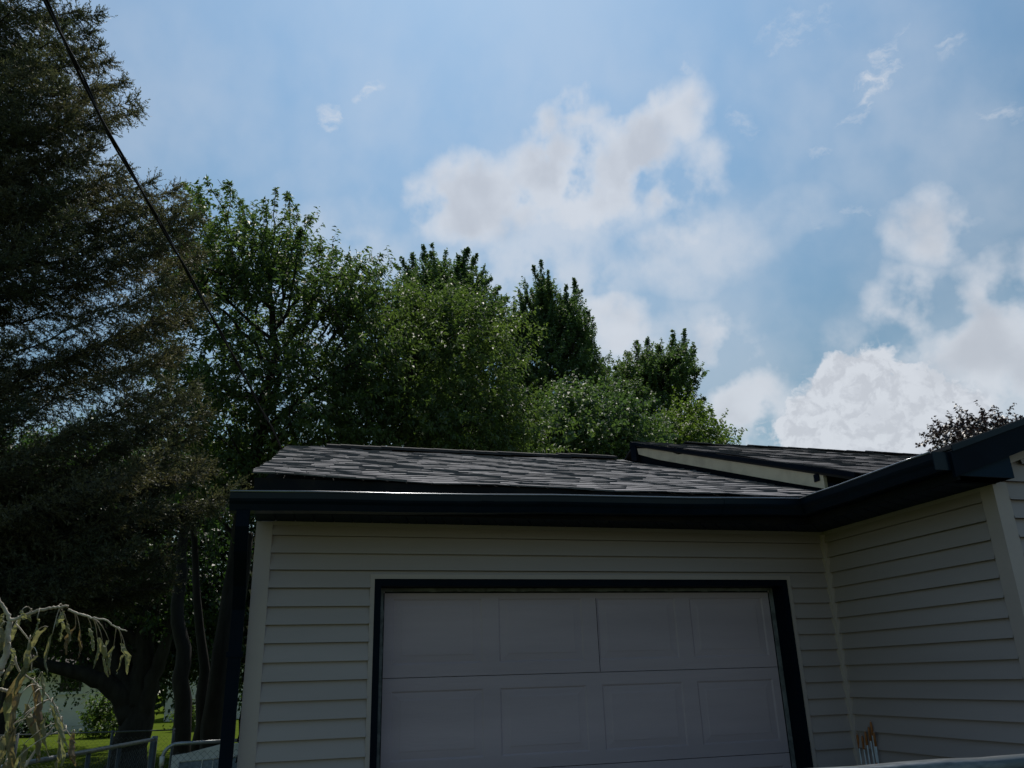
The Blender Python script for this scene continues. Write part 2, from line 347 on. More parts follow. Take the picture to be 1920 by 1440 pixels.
TOPZ = 2.513
# garage front wall: left pier, lintel, right pier; a solid core stands 6 mm behind
DX0, DX1, DZ = -3.168, -0.356, 2.18        # black casing, outer edge
JW = 0.026
mb = MB()
siding(mb, (-3.775, 0), (DX0-JW, 0), (0, -1), 0.12, DZ+JW)
siding(mb, (DX1+JW, 0), (-0.041, 0), (0, -1), 0.12, DZ+JW)
siding(mb, (-3.775, 0), (-0.035, 0), (0, -1), DZ+JW, TOPZ-0.022)
mb.box(-3.84, DX0, 0.006, 0.14, 0.0, 2.56); mb.box(DX1, 0.14, 0.006, 0.14, 0.0, 2.56); mb.box(DX0, DX1, 0.006, 0.14, DZ, 2.56)
mb.build('front_wall', SIDING, house)
mb = MB(); siding(mb, (0, -0.044), (0, -1.44), (-1, 0), 0.12, TOPZ-0.022); mb.box(0.006, 0.14, -1.50, 0.003, 0.0, 2.56)
mb.build('side_wall', SIDING, house)
mb = MB()
i = -30
RX0, RZ0, SL = -0.36, 2.664, 1/3.0          # wing roof: eave x, eave height, slope
while i < 30:                              # the wing's gable wall follows the rake
    z0 = G0 - i*EXP; z1 = z0+EXP
    xl = 0.075
    if z1 > 2.55: xl = max(xl, RX0+(z1+0.12-RZ0)/SL)
    if xl < 2.4: course_strip(mb, (xl, -1.51), (2.6, -1.51), (0, -1), z0, z1, 0.12, 3.5)
    i += 1
mb.add([(0.0, -1.504, 0), (5.0, -1.504, 0), (5.0, -1.504, 2.6), (2.5, -1.504, 3.45), (0.0, -1.504, 2.6), (0.0, -1.40, 0), (5.0, -1.40, 0), (5.0, -1.40, 2.6), (2.5, -1.40, 3.45), (0.0, -1.40, 2.6)],
       [(0, 1, 2, 3, 4), (9, 8, 7, 6, 5), (0, 5, 6, 1), (1, 6, 7, 2), (2, 7, 8, 3), (3, 8, 9, 4), (4, 9, 5, 0)])
mb.build('gable_wall', SIDING, house)
mb = MB(); mb.box(-3.855, -3.845, 0.05, 6.9, 0, 2.5); siding(mb, (-3.855, 6.9), (-3.855, 0.075), (-1, 0), 0.12, 2.5)
mb.box(-3.84, 5.0, 6.8, 6.9, 0, 2.5); mb.box(4.99, 5.09, -1.39, 6.9, 0, 2.6)
mb.add([(-3.85, 0.1, 2.5), (-3.85, 6.9, 2.5), (-3.85, 3.4, 3.75), (-3.80, 0.1, 2.5), (-3.80, 6.9, 2.5), (-3.80, 3.4, 3.75)], [(0, 1, 2), (5, 4, 3), (0, 3, 4, 1), (1, 4, 5, 2), (2, 5, 3, 0)])
mb.build('rear_wall', SIDING, house)
# corner boards
mb = MB(); mb.box(-3.868, -3.775, -0.022, 0.004, 0.08, TOPZ-0.004); mb.box(-3.868, -3.846, 0.004, 0.075, 0.08, TOPZ-0.004); mb.build('corner_board', CORNER, house)
mb = MB(); mb.box(-0.042, 0.003, -0.044, 0.004, 0.08, TOPZ-0.023); mb.build('corner_board', POST, house)
mb = MB(); mb.box(-0.022, 0.004, -1.532, -1.44, 0.08, TOPZ-0.002); mb.box(0.004, 0.075, -1.532, -1.508, 0.08, TOPZ+0.012); mb.build('corner_board', CORNER, house)
# frieze channel under the soffit
mb = MB(); mb.box(-3.775, -0.001, -0.020, 0.004, TOPZ-0.022, TOPZ); mb.box(-0.020, 0.004, -1.44, -0.0205, TOPZ-0.022, TOPZ); mb.build('frieze_channel', CORNER, house)
# channel round the door casing
mb = MB(); mb.box(DX0-JW, DX0, -0.020, 0.004, 0.02, DZ+JW); mb.box(DX1, DX1+JW, -0.020, 0.004, 0.02, DZ+JW); mb.box(DX0, DX1, -0.020, 0.004, DZ, DZ+JW)
mb.build('door_channel', CORNER, house)
# black casing with its deep returns
CW = 0.040
mb = MB(); mb.box(DX0, DX0+CW, -0.012, 0.135, 0.0, DZ); mb.box(DX1-CW, DX1, -0.012, 0.135, 0.0, DZ); mb.box(DX0+CW, DX1-CW, -0.012, 0.135, DZ-CW, DZ)
mb.build('door_casing', BLACK, house)
# garage door: four sections of four raised panels
door = MB()
ax0, ax1, dy = DX0+CW+0.004, DX1-CW-0.004, 0.120
zs = [2.150, 1.619, 1.091, 0.563, 0.035]
def rect_ring(mb, r0, y0, r1, y1):
    (a0, b0, c0, d0), (a1, b1, c1, d1) = r0, r1        # x0,x1,z0,z1
    P = [(a0, y0, c0), (b0, y0, c0), (b0, y0, d0), (a0, y0, d0)]; Q = [(a1, y1, c1), (b1, y1, c1), (b1, y1, d1), (a1, y1, d1)]
    for k in range(4): mb.quad(P[k], P[(k+1) % 4], Q[(k+1) % 4], Q[k])
secs = []
for s in range(4):
    mb = MB(); zt, zb = zs[s]-0.002, zs[s+1]+0.002
    n = 4; stile = 0.105; rail = 0.072
    w = (ax1-ax0-stile*0.8*2-stile*(n-1))/n
    xs = [ax0]; 
    x = ax0+stile*0.8
    zt_p, zb_p = zt-rail, zb+rail
    cols = []
    for k in range(n):
        cols.append((x, x+w)); x += w+stile
    edges = [ax0]+[q for c in cols for q in c]+[ax1]
    mb.quad((ax0, dy, zb), (ax1, dy, zb), (ax1, dy, zb_p), (ax0, dy, zb_p)); mb.quad((ax0, dy, zt_p), (ax1, dy, zt_p), (ax1, dy, zt), (ax0, dy, zt))
    for k in range(n+1):
        mb.quad((edges[2*k], dy, zb_p), (edges[2*k+1], dy, zb_p), (edges[2*k+1], dy, zt_p), (edges[2*k], dy, zt_p))
    for (a, b) in cols:
        r = [(a, b, zb_p, zt_p), (a+.010, b-.010, zb_p+.010, zt_p-.010), (a+.052, b-.052, zb_p+.046, zt_p-.046), (a+.060, b-.060, zb_p+.054, zt_p-.054)]
        ys = [dy, dy+.006, dy+.0028, dy+.0008]
        for q in range(3): rect_ring(mb, r[q], ys[q], r[q+1], ys[q+1])
        (a2, b2, c2, d2) = r[3]; mb.quad((a2, ys[3], c2), (b2, ys[3], c2), (b2, ys[3], d2), (a2, ys[3], d2))
    # section edges and back
    mb.quad((ax0, dy, zt), (ax1, dy, zt), (ax1, dy+.045, zt), (ax0, dy+.045, zt)); mb.quad((ax0, dy+.045, zb), (ax1, dy+.045, zb), (ax1, dy, zb), (ax0, dy, zb))
    mb.quad((ax0, dy+.045, zb), (ax0, dy+.045, zt), (ax1, dy+.045, zt), (ax1, dy+.045, zb))
    secs.append(mb)
dr = secs[0].build('garage_door', DOORM, house)
for mb in secs[1:]: mb.build('door_section', DOORM, dr)
mb = MB(); xm = -1.715
mb.box(xm-.0015, xm+.0015, dy-.0015, dy+.004, zs[1]+.004, zs[0]-.075); mb.build('crack', BLACK, dr)
# weather strip, ragged along its inner edge
mb = MB()
def ragged(a, b, horiz, base, w, sgn):
    n = 90; prev = None
    for k in range(n+1):
        t = a+(b-a)*k/n; ww = base+sgn*(w+0.002*math.sin(k*.7)+rng.normal(0, .0009))
        cur = ((t, dy-.006, base), (t, dy-.006, ww)) if horiz else ((base, dy-.006, t), (ww, dy-.006, t))
        if prev: mb.quad(prev[0], cur[0], cur[1], prev[1])
        prev = cur
ragged(0.03, DZ-CW-.001, False, DX0+CW+.001, .030, 1); ragged(0.03, DZ-CW-.001, False, DX1-CW-.001, .030, -1); ragged(DX0+CW+.032, DX1-CW-.032, True, DZ-CW-.001, .020, -1)
mb.build('weather_strip', GRIME, dr)
mb = MB(); yg = dy-.0025; xa, xb = DX0+CW+.030, DX1-CW-.030
mb.box(xa, xa+.007, yg, dy+.004, .03, DZ-CW-.03); mb.box(xb-.007, xb, yg, dy+.004, .03, DZ-CW-.03); mb.box(xa+.007, xb-.007, yg, dy+.004, DZ-CW-.031, DZ-CW-.020)
mb.build('seal_gap', GAPM, dr)  # strip drawn where only a shaded gap shows between weather strip and door


# eaves: soffit, fascia, gutter, downspout
OV = 0.37
mb = MB()
def soffit_strip(mb, p0, p1, q0, q1, n):
    """ribbed panels between the wall line p0-p1 and the fascia line q0-q1"""
    p0, p1, q0, q1 = map(np.array, (p0, p1, q0, q1))
    for k in range(n):
        a, b = k/n, (k+0.93)/n; c = (k+1)/n
        A, B, Cc, D = p0+(p1-p0)*a, p0+(p1-p0)*b, q0+(q1-q0)*b, q0+(q1-q0)*a
        mb.quad(A, B, Cc, D)
        E_, F_ = p0+(p1-p0)*c, q0+(q1-q0)*c; up = np.array([0, 0, .008])
        mb.quad(B+up, E_+up, F_+up, Cc+up); mb.quad(B, B+up, Cc+up, Cc); mb.quad(E_+up, E_, F_, F_+up)
soffit_strip(mb, (-3.87, 0, TOPZ+.003), (0, 0, TOPZ+.003), (-3.87, -OV, TOPZ+.003), (-OV, -OV, TOPZ+.003), 34)
soffit_strip(mb, (0, 0, TOPZ+.003), (0, -1.655, TOPZ+.003), (-OV, -OV, TOPZ+.003), (-OV, -1.655, TOPZ+.003), 13)
mb.build('soffit', SOFFIT, house)
mb = MB()
mb.hexa([(-3.885, -OV, 2.495), (-OV, -OV, 2.495), (-OV, -OV+.02, 2.495), (-3.885, -OV+.02, 2.495), (-3.885, -OV, 2.690), (-OV, -OV, 2.665), (-OV, -OV+.02, 2.665), (-3.885, -OV+.02, 2.690)])
mb.box(-OV, -OV+.02, -1.655, -OV, 2.495, 2.655)
mb.build('fascia', FASCIA, house)
def gutter_profile(sx, sy):
    # (out, z) K-style: back, bottom, ogee front, rolled lip
    pr = [(0, 0.0), (0, -.092), (.082, -.092), (.090, -.078), (.100, -.060), (.118, -.046), (.126, -.034), (.128, -.004), (.130, 0.0), (.126, .004), (.120, .002), (.120, -.004),
          (.122, -.006), (.122, -.032), (.114, -.042), (.096, -.056), (.084, -.076), (.078, -.087), (.004, -.087), (.004, 0.0)]
    return pr
mb = MB()
pr = gutter_profile(0, 0); n = len(pr)
def sweep(mb, stations):
    """stations: function mapping (out, z) to 3D for each end"""
    V = [f(o, z) for f in stations for (o, z) in pr]
    F = []
    for s in range(len(stations)-1):
        F += [(s*n+i, s*n+(i+1) % n, (s+1)*n+(i+1) % n, (s+1)*n+i) for i in range(n)]
    F += [tuple(range(n))[::-1], tuple(range((len(stations)-1)*n, len(stations)*n))]
    mb.add(V, F)
zl, zc, zr = G0+.246, G0+.3045, G0+.304
st = []
for k in range(9):                        # slight waviness along the run
    t = k/8; xx = -3.998+t*(3.998-OV)
    if k < 8: st.append((lambda xx, zz: (lambda o, z: (xx, -OV-o, zz+z)))(xx, zl+(zc-zl)*t+0.003*math.sin(k*1.9)))
st.append(lambda o, z: (-OV-o, -OV-o, zc+z))
sweep(mb, st)
gut1 = mb.build('gutter', GUTM, house)
def gutter_band(x0, x1, za, zb):
    mb = MB(); g_ = lambda xx, zz: (lambda o, z: (xx, -OV-o-(.0025 if o > .06 else 0), zz+z-(.0025 if z < -.05 else 0))); sweep(mb, [g_(x0, za), g_(x1, zb)]); mb.build('gutter_joint', GUTM, gut1)
for xj in (-2.62, -1.05): gutter_band(xj, xj+.07, zl+(zc-zl)*(xj+3.998)/(3.998-OV)+.001, zl+(zc-zl)*(xj+.07+3.998)/(3.998-OV)+.001)
mb = MB(); mb.tube([f(.127, .004) for f in st], .0058, 10); mb.build('gutter_lip', LIPM, gut1, True)
mb = MB()
st = [lambda o, z: (-OV-o, -OV-o, zc+z)]
for k in range(1, 6):
    t = k/5; yy = -OV+t*(-1.655+OV)
    st.append((lambda yy, zz: (lambda o, z: (-OV-o, yy, zz+z)))(yy, zc+(zr-zc)*t+0.002*math.sin(k*2.1)))
sweep(mb, st[0:1]+st[1:])
mb.box(-OV-.130, -OV-.002, -1.661, -1.655, zr-.092, zr+.003)
gut2 = mb.build('gutter', GUTM, house)
mb = MB(); mb.tube([f(.127, .004) for f in st[:-1]]+[(-OV-.127, -1.64, zr+.004)], .0058, 10); mb.build('gutter_lip', LIPM, gut2, True)
# downspout at the left end: outlet, elbow back to the wall, straight run
mb = MB()
def dspan(pts, hw=.034, hd=.028):
    V = []
    for (x, y, z) in pts: V += [(x-hw, y-hd, z), (x+hw, y-hd, z), (x+hw, y+hd, z), (x-hw, y+hd, z)]
    F = [(0, 1, 2, 3)[::-1], tuple(range(4*len(pts)-4, 4*len(pts)))]
    for s in range(len(pts)-1): F += [(s*4+i, s*4+(i+1) % 4, s*4+4+(i+1) % 4, s*4+4+i) for i in range(4)]
    mb.add(V, F)
dspan([(-3.925, -.432, 2.487), (-3.925, -.432, 2.40), (-3.925, -.36, 2.28), (-3.925, -.13, 2.12), (-3.925, -.055, 2.0), (-3.925, -.055, 0.25), (-3.925, -.10, 0.14), (-3.925, -.42, 0.06)])
mb.build('downspout', BLACK, house)
mb = MB()
for z in (1.75, 0.55):
    mb = MB(); mb.box(-3.968, -3.882, -.088, -.020, z, z+.03); mb.build('downspout_strap', BLACK, house)

# shingled roof planes
def shingles(name, org, ux, us, length_fn, slope_len, m, parent, expo=0.128, seed=1, sag=None, tabw=(0.09, 0.22), lift=0.0052):
    """rows of tabs laid from the eave (origin) up along us, along ux; length_fn(s) gives (x0, x1)"""
    r = np.random.default_rng(seed); mb = MB()
    org, ux, us = map(lambda q: np.array(q, float), (org, ux, us)); nn = np.cross(ux, us); nn /= np.linalg.norm(nn)
    rows = int(slope_len/expo)
    sg = sag or (lambda x, s: 0.0)
    def Pt(x, s, h): return org+ux*x+us*s+nn*(h+sg(x, s))
    for k in range(rows+1):
        s0 = k*expo; s1 = min(s0+expo*1.25, slope_len+.02)
        x0, x1 = length_fn(s0); x = x0 - r.uniform(0, .015)
        while x < x1:
            w = r.uniform(*tabw); xe = min(x+w, x1)
            th = .0006+r.random()*lift*(1 if r.random() < .7 else 2.2); ds = r.normal(0, .005)-(0.012 if r.random() < .12 else 0)
            sk = r.normal(0, .004)
            a, b = Pt(x, s0+ds, th+.0035), Pt(xe-.003, s0+ds+sk, th+.0035+r.normal(0, .0006)); c, d = Pt(xe-.003, s1, .0), Pt(x, s1, .0)
            e, f = Pt(x, s0+ds, -.001), Pt(xe-.003, s0+ds+sk, -.001)
            t = float(np.clip(r.normal(.42, .20), 0, 1))
            mb.add([a, b, c, d, e, f], [(0, 1, 2, 3), (4, 5, 1, 0), (5, 2, 1), (4, 0, 3)], t)
            x = xe
    o = mb.build(name, m, parent)
    return o
c18 = 1/math.sqrt(1+SL*SL); s18 = SL*c18
EAVE_Z = G0+.355
def deck(mb, pts, th=.03):
    p = [np.array(q, float) for q in pts]; n = np.cross(p[1]-p[0], p[2]-p[0]); n /= np.linalg.norm(n)
    q = [a-n*th for a in p]; k = len(p)
    mb.add(p+q, [tuple(range(k)), tuple(range(k, 2*k))[::-1]]+[(i, k+i, k+(i+1) % k, (i+1) % k) for i in range(k)])
RY = 3.33; RZ = EAVE_Z+SL*(RY+.36)
mb = MB(); deck(mb, [(-3.875, -.37, EAVE_Z-.06), (-.02, -.37, EAVE_Z-.06), (-.02, RY, RZ-.06), (-3.72, RY, RZ-.06)])
deck(mb, [(-3.72, RY, RZ-.03), (-.02, RY, RZ-.03), (-.02, 7.2, RZ-SL*(7.2-RY)), (-3.88, 7.2, RZ-SL*(7.2-RY))])
groof = mb.build('garage_roof', ROOFDECK, house)
SLEN = (RY+.385)/c18
def gsag(x, s):
    t = x/3.9
    return 0.030*(1-t)**3*max(0, 1-s/1.6) - 0.012*math.sin(min(max(t, 0), 1)*math.pi)*(0.4+s/SLEN) + .004*math.sin(x*5.1+s*3)+0.003*math.sin(x*11+s*7)
shingles('shingle_courses', (-3.895, -.385, EAVE_Z-.004), (1, 0, 0), (0, c18, s18), lambda s: (0.155*s/SLEN, 3.895-.012 if s > .1 else 3.895-.33), SLEN, SHINGLE, groof, seed=3, sag=gsag)
# garage ridge caps, missing at both ends, one loose
mb = MB(); r = np.random.default_rng(5)
x = at(612, 838, y=RY)[0]; xe = at(1150, 860, y=RY)[0]
def cap(mb, x0, x1, y, z, w, h, th, t):
    P = lambda xx, yy, zz: (xx, yy, zz)
    for sgn in (-1, 1):
        V = [P(x0, y, z+h), P(x1, y, z+h*.8), P(x1, y+sgn*w, z+h*.8-w*SL), P(x0, y+sgn*w, z+h-w*SL)]
        V += [(a, b, c-th) for a, b, c in V]
        mb.hexa([V[4], V[5], V[6], V[7], V[0], V[1], V[2], V[3]] if sgn > 0 else [V[5], V[4], V[7], V[6], V[1], V[0], V[3], V[2]], t)
while x < xe:
    w = .28; cap(mb, x, min(x+w, xe), RY+r.normal(0, .002), RZ+.014+r.normal(0, .0015)+(.014 if x > xe-.7 else 0), .125, .026, .026, float(r.random())); x += .14
mb.build('ridge_cap', RIDGE, groof)

# main house roof, one step higher, its rake above the garage roof
HB = 0.012
hz = lambda y: G0+.500+.3465*(y+.04)          # underside line of the cream board
HS = .3465; hc = 1/math.sqrt(1+HS*HS); hs = HS*hc
HR = 3.02
mb = MB(); deck(mb, [(-.03, -.55, hz(-.55)+.125), (5.2, -.55, hz(-.55)+.125), (5.2, HR, hz(HR)+.125), (-.03, HR, hz(HR)+.125)], .02)
deck(mb, [(-.03, HR, hz(HR)+.118), (5.2, HR, hz(HR)+.118), (5.2, 7.2, hz(HR)+.118-HS*(7.2-HR)), (-.03, 7.2, hz(HR)+.118-HS*(7.2-HR))], .02)
hroof = mb.build('main_roof', ROOFDECK, house)
HL = (HR+.55)/hc
shingles('shingle_courses', (-.035, -.55, hz(-.55)+.158), (1, 0, 0), (0, hc, hs), lambda s: (0.0, 5.2), HL, SHINGLE2, hroof, seed=8, sag=lambda x, s: .006*math.sin(x*2.3+s)+.004*math.sin(x*7+s*5), lift=.005)
mb = MB(); x = 0.62; r = np.random.default_rng(6)
while x < 5.1: cap(mb, x, x+.28, HR, hz(HR)+.162+r.normal(0, .003), .12, .03, .012, float(r.random())); x += .27
mb.build('ridge_cap', RIDGE, hroof)
mb = MB()                                  # cream rake board with notched ends
zt = lambda y: hz(y)+.134
pts = [(-.14, hz(-.14)+.004), (0.3, hz(.3)), (1.2, hz(1.2)), (2.45, hz(2.45)), (2.90, hz(2.90)+.02), (2.93, hz(2.93)+.085), (2.35, zt(2.35)-.005), (2.0, zt(2.0)-.045), (1.75, zt(1.75)-.010), (0.9, zt(.9)), (0.0, zt(0)), (-.14, zt(-.14))]
k = len(pts); V = [(-.022, y, z) for y, z in pts]+[(0.004, y, z) for y, z in pts]
mb.add(V, [tuple(range(k)), tuple(range(k, 2*k))[::-1]]+[(i, k+i, k+(i+1) % k, (i+1) % k) for i in range(k)])
mb.build('rake_board', CREAM, hroof)
mb = MB()                                  # dark drip edge, and the dark end at the peak
mb.hexa([(-.050, -.50, hz(-.50)+.124), (.01, -.50, hz(-.50)+.124), (.01, 3.05, hz(3.05)+.118), (-.050, 3.05, hz(3.05)+.118), (-.050, -.50, hz(-.50)+.160), (.01, -.50, hz(-.50)+.160), (.01, 3.05, hz(3.05)+.152), (-.050, 3.05, hz(3.05)+.152)])
mb.hexa([(-.038, 2.93, hz(2.93)-.06), (.0, 2.93, hz(2.93)-.06), (.0, 3.07, hz(3.07)-.06), (-.038, 3.07, hz(3.07)-.06), (-.038, 2.93, hz(2.93)+.12), (.0, 2.93, hz(2.93)+.12), (.0, 3.07, hz(3.07)+.12), (-.038, 3.07, hz(3.07)+.12)])
mb.build('drip_edge', BLACK, hroof)
mb = MB(); mb.box(0.006, .04, -.3, 2.98, 2.5, hz(-.3)+.05)
mb.add([(.006, -.3, 2.6), (.006, 2.95, 2.6), (.006, 2.95, hz(2.95)+.05), (.006, -.3, hz(-.3)+.05), (.05, -.3, 2.6), (.05, 2.95, 2.6), (.05, 2.95, hz(2.95)+.05), (.05, -.3, hz(-.3)+.05)],
       [(0, 1, 2, 3), (7, 6, 5, 4), (0, 4, 5, 1), (1, 5, 6, 2), (2, 6, 7, 3), (3, 7, 4, 0)])
mb.build('gable_infill', BLACK, hroof)  # black colour stands in for shade on the wall under the rake
mb = MB(); cy = at(1530, 893, x=-.03)[1]; zc_ = hz(cy)+.05; mb.box(-.030, -.0225, cy-.03, cy+.03, zc_, zc_+.055); mb.build('bracket', BLACK, hroof)

# front wing roof: slopes up to the right, gable rake faces the drive
FY = -1.66
mb = MB()
wz = lambda x: RZ0-.006+SL*(x-RX0)
deck(mb, [(RX0-.01, FY, wz(RX0-.01)), (2.5, FY, wz(2.5)), (2.5, 1.2, wz(2.5)), (.9, 1.2, wz(.9)), (RX0-.01, RX0-.02, wz(RX0-.01))], .03)
deck(mb, [(2.5, FY, wz(2.5)), (5.4, FY, wz(2.5)-SL*2.9), (5.4, 1.2, wz(2.5)-SL*2.9), (2.5, 1.2, wz(2.5))], .03)
wroof = mb.build('wing_roof', ROOFDECK, house)
shingles('shingle_courses', (RX0-.02, FY-.012, RZ0-.003), (0, 1, 0), (c18, 0, s18), lambda s: (0.0, 1.30+min(s*.95, 1.6)), 2.95, SHINGLE2, wroof, seed=12, lift=.004)
for_flip = None
mb = MB()                                  # rake fascia, soffit and the boxed return
mb.hexa([(-.40, FY-.020, wz(-.40)-.142), (2.5, FY-.020, wz(2.5)-.142), (2.5, FY, wz(2.5)-.142), (-.40, FY, wz(-.40)-.142), (-.40, FY-.020, wz(-.40)-.004), (2.5, FY-.020, wz(2.5)-.004), (2.5, FY, wz(2.5)-.004), (-.40, FY, wz(-.40)-.004)])
mb.build('rake_fascia', BLACK, wroof)
mb = MB(); mb.hexa([(-.39, FY-.028, wz(-.39)-.010), (2.5, FY-.028, wz(2.5)-.010), (2.5, FY-.0205, wz(2.5)-.010), (-.39, FY-.0205, wz(-.39)-.010), (-.39, FY-.028, wz(-.39)+.022), (2.5, FY-.028, wz(2.5)+.022), (2.5, FY-.0205, wz(2.5)+.022), (-.39, FY-.0205, wz(-.39)+.022)])
mb.build('drip_edge', GUTM, wroof)
mb = MB(); mb.hexa([(-.36, FY, wz(-.36)-.140), (2.5, FY, wz(2.5)-.140), (2.5, -1.512, wz(2.5)-.140), (-.36, -1.512, wz(-.36)-.140), (-.36, FY, wz(-.36)-.128), (2.5, FY, wz(2.5)-.128), (2.5, -1.512, wz(2.5)-.128), (-.36, -1.512, wz(-.36)-.128)])
mb.add([(-.352, FY+.001, 2.516), (.0, FY+.001, 2.516), (.0, FY+.001, wz(.0)-.13), (-.352, FY+.001, wz(-.352)-.14), (-.352, -1.513, 2.516), (.0, -1.513, 2.516), (.0, -1.513, wz(.0)-.13), (-.352, -1.513, wz(-.352)-.14)],
       [(0, 1, 2, 3), (7, 6, 5, 4), (0, 4, 5, 1), (1, 5, 6, 2), (2, 6, 7, 3), (3, 7, 4, 0)])
mb.build('rake_soffit', SOFFIT, wroof)
mb = MB(); mb.hexa([(.004, -1.540, wz(.004)-.190), (2.4, -1.540, wz(2.4)-.190), (2.4, -1.508, wz(2.4)-.190), (.004, -1.508, wz(.004)-.190), (.004, -1.540, wz(.004)-.143), (2.4, -1.540, wz(2.4)-.143), (2.4, -1.508, wz(2.4)-.143), (.004, -1.508, wz(.004)-.143)])
mb.build('frieze_channel', CORNER, wroof)

# ------------------------------------------------------------------ driveway markers in the corner
GRP = 'driveway markers standing in the corner'
def marker(top, bot, lab):
    t = thing('driveway_marker', lab, 'driveway marker', tuple(bot), GRP)
    top, bot = np.array(top, float), np.array(bot, float); d = top-bot; Ln = np.linalg.norm(d)
    P = lambda s: bot+d*(s/Ln)
    mb = MB(); mb.tube([P(0), P(Ln)], .0042, 8); mb.build('rod', ROD, t, True)
    mb = MB(); mb.tube([P(Ln-.085), P(Ln-.084), P(Ln-.02), P(Ln+.004)], [.0045, .0075, .0075, .003], 8); mb.build('sleeve', ORANGE, t, True)
    mb = MB(); mb.tube([P(Ln-.40), P(Ln-.399), P(Ln-.24), P(Ln-.239)], [.0045, .0072, .0072, .0045], 8); mb.build('sleeve', ORANGE, t, True)
for k, (u, v, yy, lean, lab) in enumerate([
    (1607, 1376, -.055, .02, 'shortest orange-tipped white rod, hard against the corner post of the inside corner'),
    (1616, 1378, -.10, .015, 'orange-tipped white rod second from the corner post in the bundle'),
    (1622, 1370, -.07, .02, 'middle orange-tipped white rod of the bundle, left of the tall ones'),
    (1628, 1362, -.10, .025, 'orange-tipped white rod just left of the tallest one'),
    (1632, 1352, -.085, .02, 'tallest orange-tipped white rod in the bundle by the corner'),
    (1638, 1372, -.15, .03, 'rightmost orange-tipped white rod, away from the corner post')]):
    p = at(u, v, y=yy); p[0] = min(p[0], -.012)
    p = at(u, v, x=-.02-.004*k)
    p[1] = min(p[1], -.03)
    marker(p, (p[0]-.02-.01*k % .03, p[1]-.02, 0.006), lab)

# ------------------------------------------------------------------ service cable
pxs = [(60, -60), (85, 0), (120, 75), (143, 122), (178, 195), (196, 238), (250, 330), (290, 400), (335, 480), (372, 548), (415, 625), (440, 672), (468, 722), (490, 770), (510, 800), (524, 834), (538, 862), (548, 890)]
n = len(pxs); inv = np.linspace(1/3.3, 1/9.6, n)
cp = np.array([at(u, v, d=1/i) for (u, v), i in zip(pxs, inv)])
tt = np.linspace(0, n-1, 260); cp = np.array([np.interp(tt, np.arange(n), cp[:, k]) for k in range(3)]).T
ker = np.ones(13)/13
for k in range(3):
    pad = np.pad(cp[:, k], 6, mode='edge'); pad[:6] = 2*cp[0, k]-cp[1:7, k][::-1]; pad[-6:] = 2*cp[-1, k]-cp[-7:-1, k][::-1]; cp[:, k] = np.convolve(pad, ker, 'valid')
cab = thing('service_cable', 'dark twisted service cable sagging across the sky down to the garage roof', 'cable', tuple(cp[-1]))
tg = np.gradient(cp, axis=0); tg /= np.linalg.norm(tg, axis=1)[:, None]
sd_ = np.cross(tg, [0, 0, 1]); sd_ /= np.linalg.norm(sd_, axis=1)[:, None]; up_ = np.cross(sd_, tg)
arc = np.concatenate([[0], np.cumsum(np.linalg.norm(np.diff(cp, axis=0), axis=1))])
for ph, rr, m in ((0, .0058, CABLEB), (math.pi, .0048, CABLEG)):
    th = arc*6.0+ph
    mb = MB(); mb.tube(cp+.0052*(np.cos(th)[:, None]*sd_+np.sin(th)[:, None]*up_), rr, 7); mb.build('strand', m, cab, True)
mb = MB(); e = cp[-1]; mb.tube([(e[0], e[1], 3.2), tuple(e+np.array([0, 0, .06]))], .024, 10); mb.tube([tuple(e+np.array([0, 0, .05])), tuple(e+np.array([0, -.03, .11])), tuple(e+np.array([0, -.09, .09]))], .022, 8); mb.build('mast', GALVD, cab, True)

# ------------------------------------------------------------------ vegetation
def unit(v): return v/(np.linalg.norm(v, axis=-1, keepdims=True)+1e-9)
def in_poly(poly, x, y):
    c = np.zeros(len(x), bool); n = len(poly); j = n-1
    for i in range(n):
        xi, yi = poly[i]; xj, yj = poly[j]
        k = ((yi > y) != (yj > y)) & (x < (xj-xi)*(y-yi)/(yj-yi+1e-9)+xi); c ^= k; j = i
    return c
def edge_dist(poly, x, y):
    d = np.full(len(x), 1e9); n = len(poly)
    for i in range(n):
        a = np.array(poly[i], float); b = np.array(poly[(i+1) % n], float); ab = b-a
        t = np.clip(((x-a[0])*ab[0]+(y-a[1])*ab[1])/(ab@ab+1e-9), 0, 1)
        d = np.minimum(d, np.hypot(x-a[0]-t*ab[0], y-a[1]-t*ab[1]))
    return d
def leaf_quads(pos, d, nrm, ln, wd, fold=0.25, curl=0.15):
    """diamond leaves folded along the midrib; pos is the leaf base"""
    d = unit(d); s = unit(np.cross(d, nrm)); n = np.cross(s, d)
    ln = ln[:, None]; wd = wd[:, None]
    a = pos; tip = pos+d*ln-n*ln*curl; m = pos+d*ln*.45
    l = m+s*wd*.5+n*wd*fold; r = m-s*wd*.5+n*wd*fold
    return np.stack([a, r, tip, l], axis=1)
def branch_path(a, b, rg, n=7, sag=0.12):
    a, b = np.array(a, float), np.array(b, float); L_ = np.linalg.norm(b-a)
    t = np.linspace(0, 1, n)[:, None]; p = a+(b-a)*t
    off = rg.normal(0, .05*L_, 3); p += np.sin(t*math.pi)*off
    p[:, 2] -= (np.sin(t*math.pi)*sag*L_)[:, 0]*-1
    p[1:-1] += rg.normal(0, .012*L_, (n-2, 3))
    return p
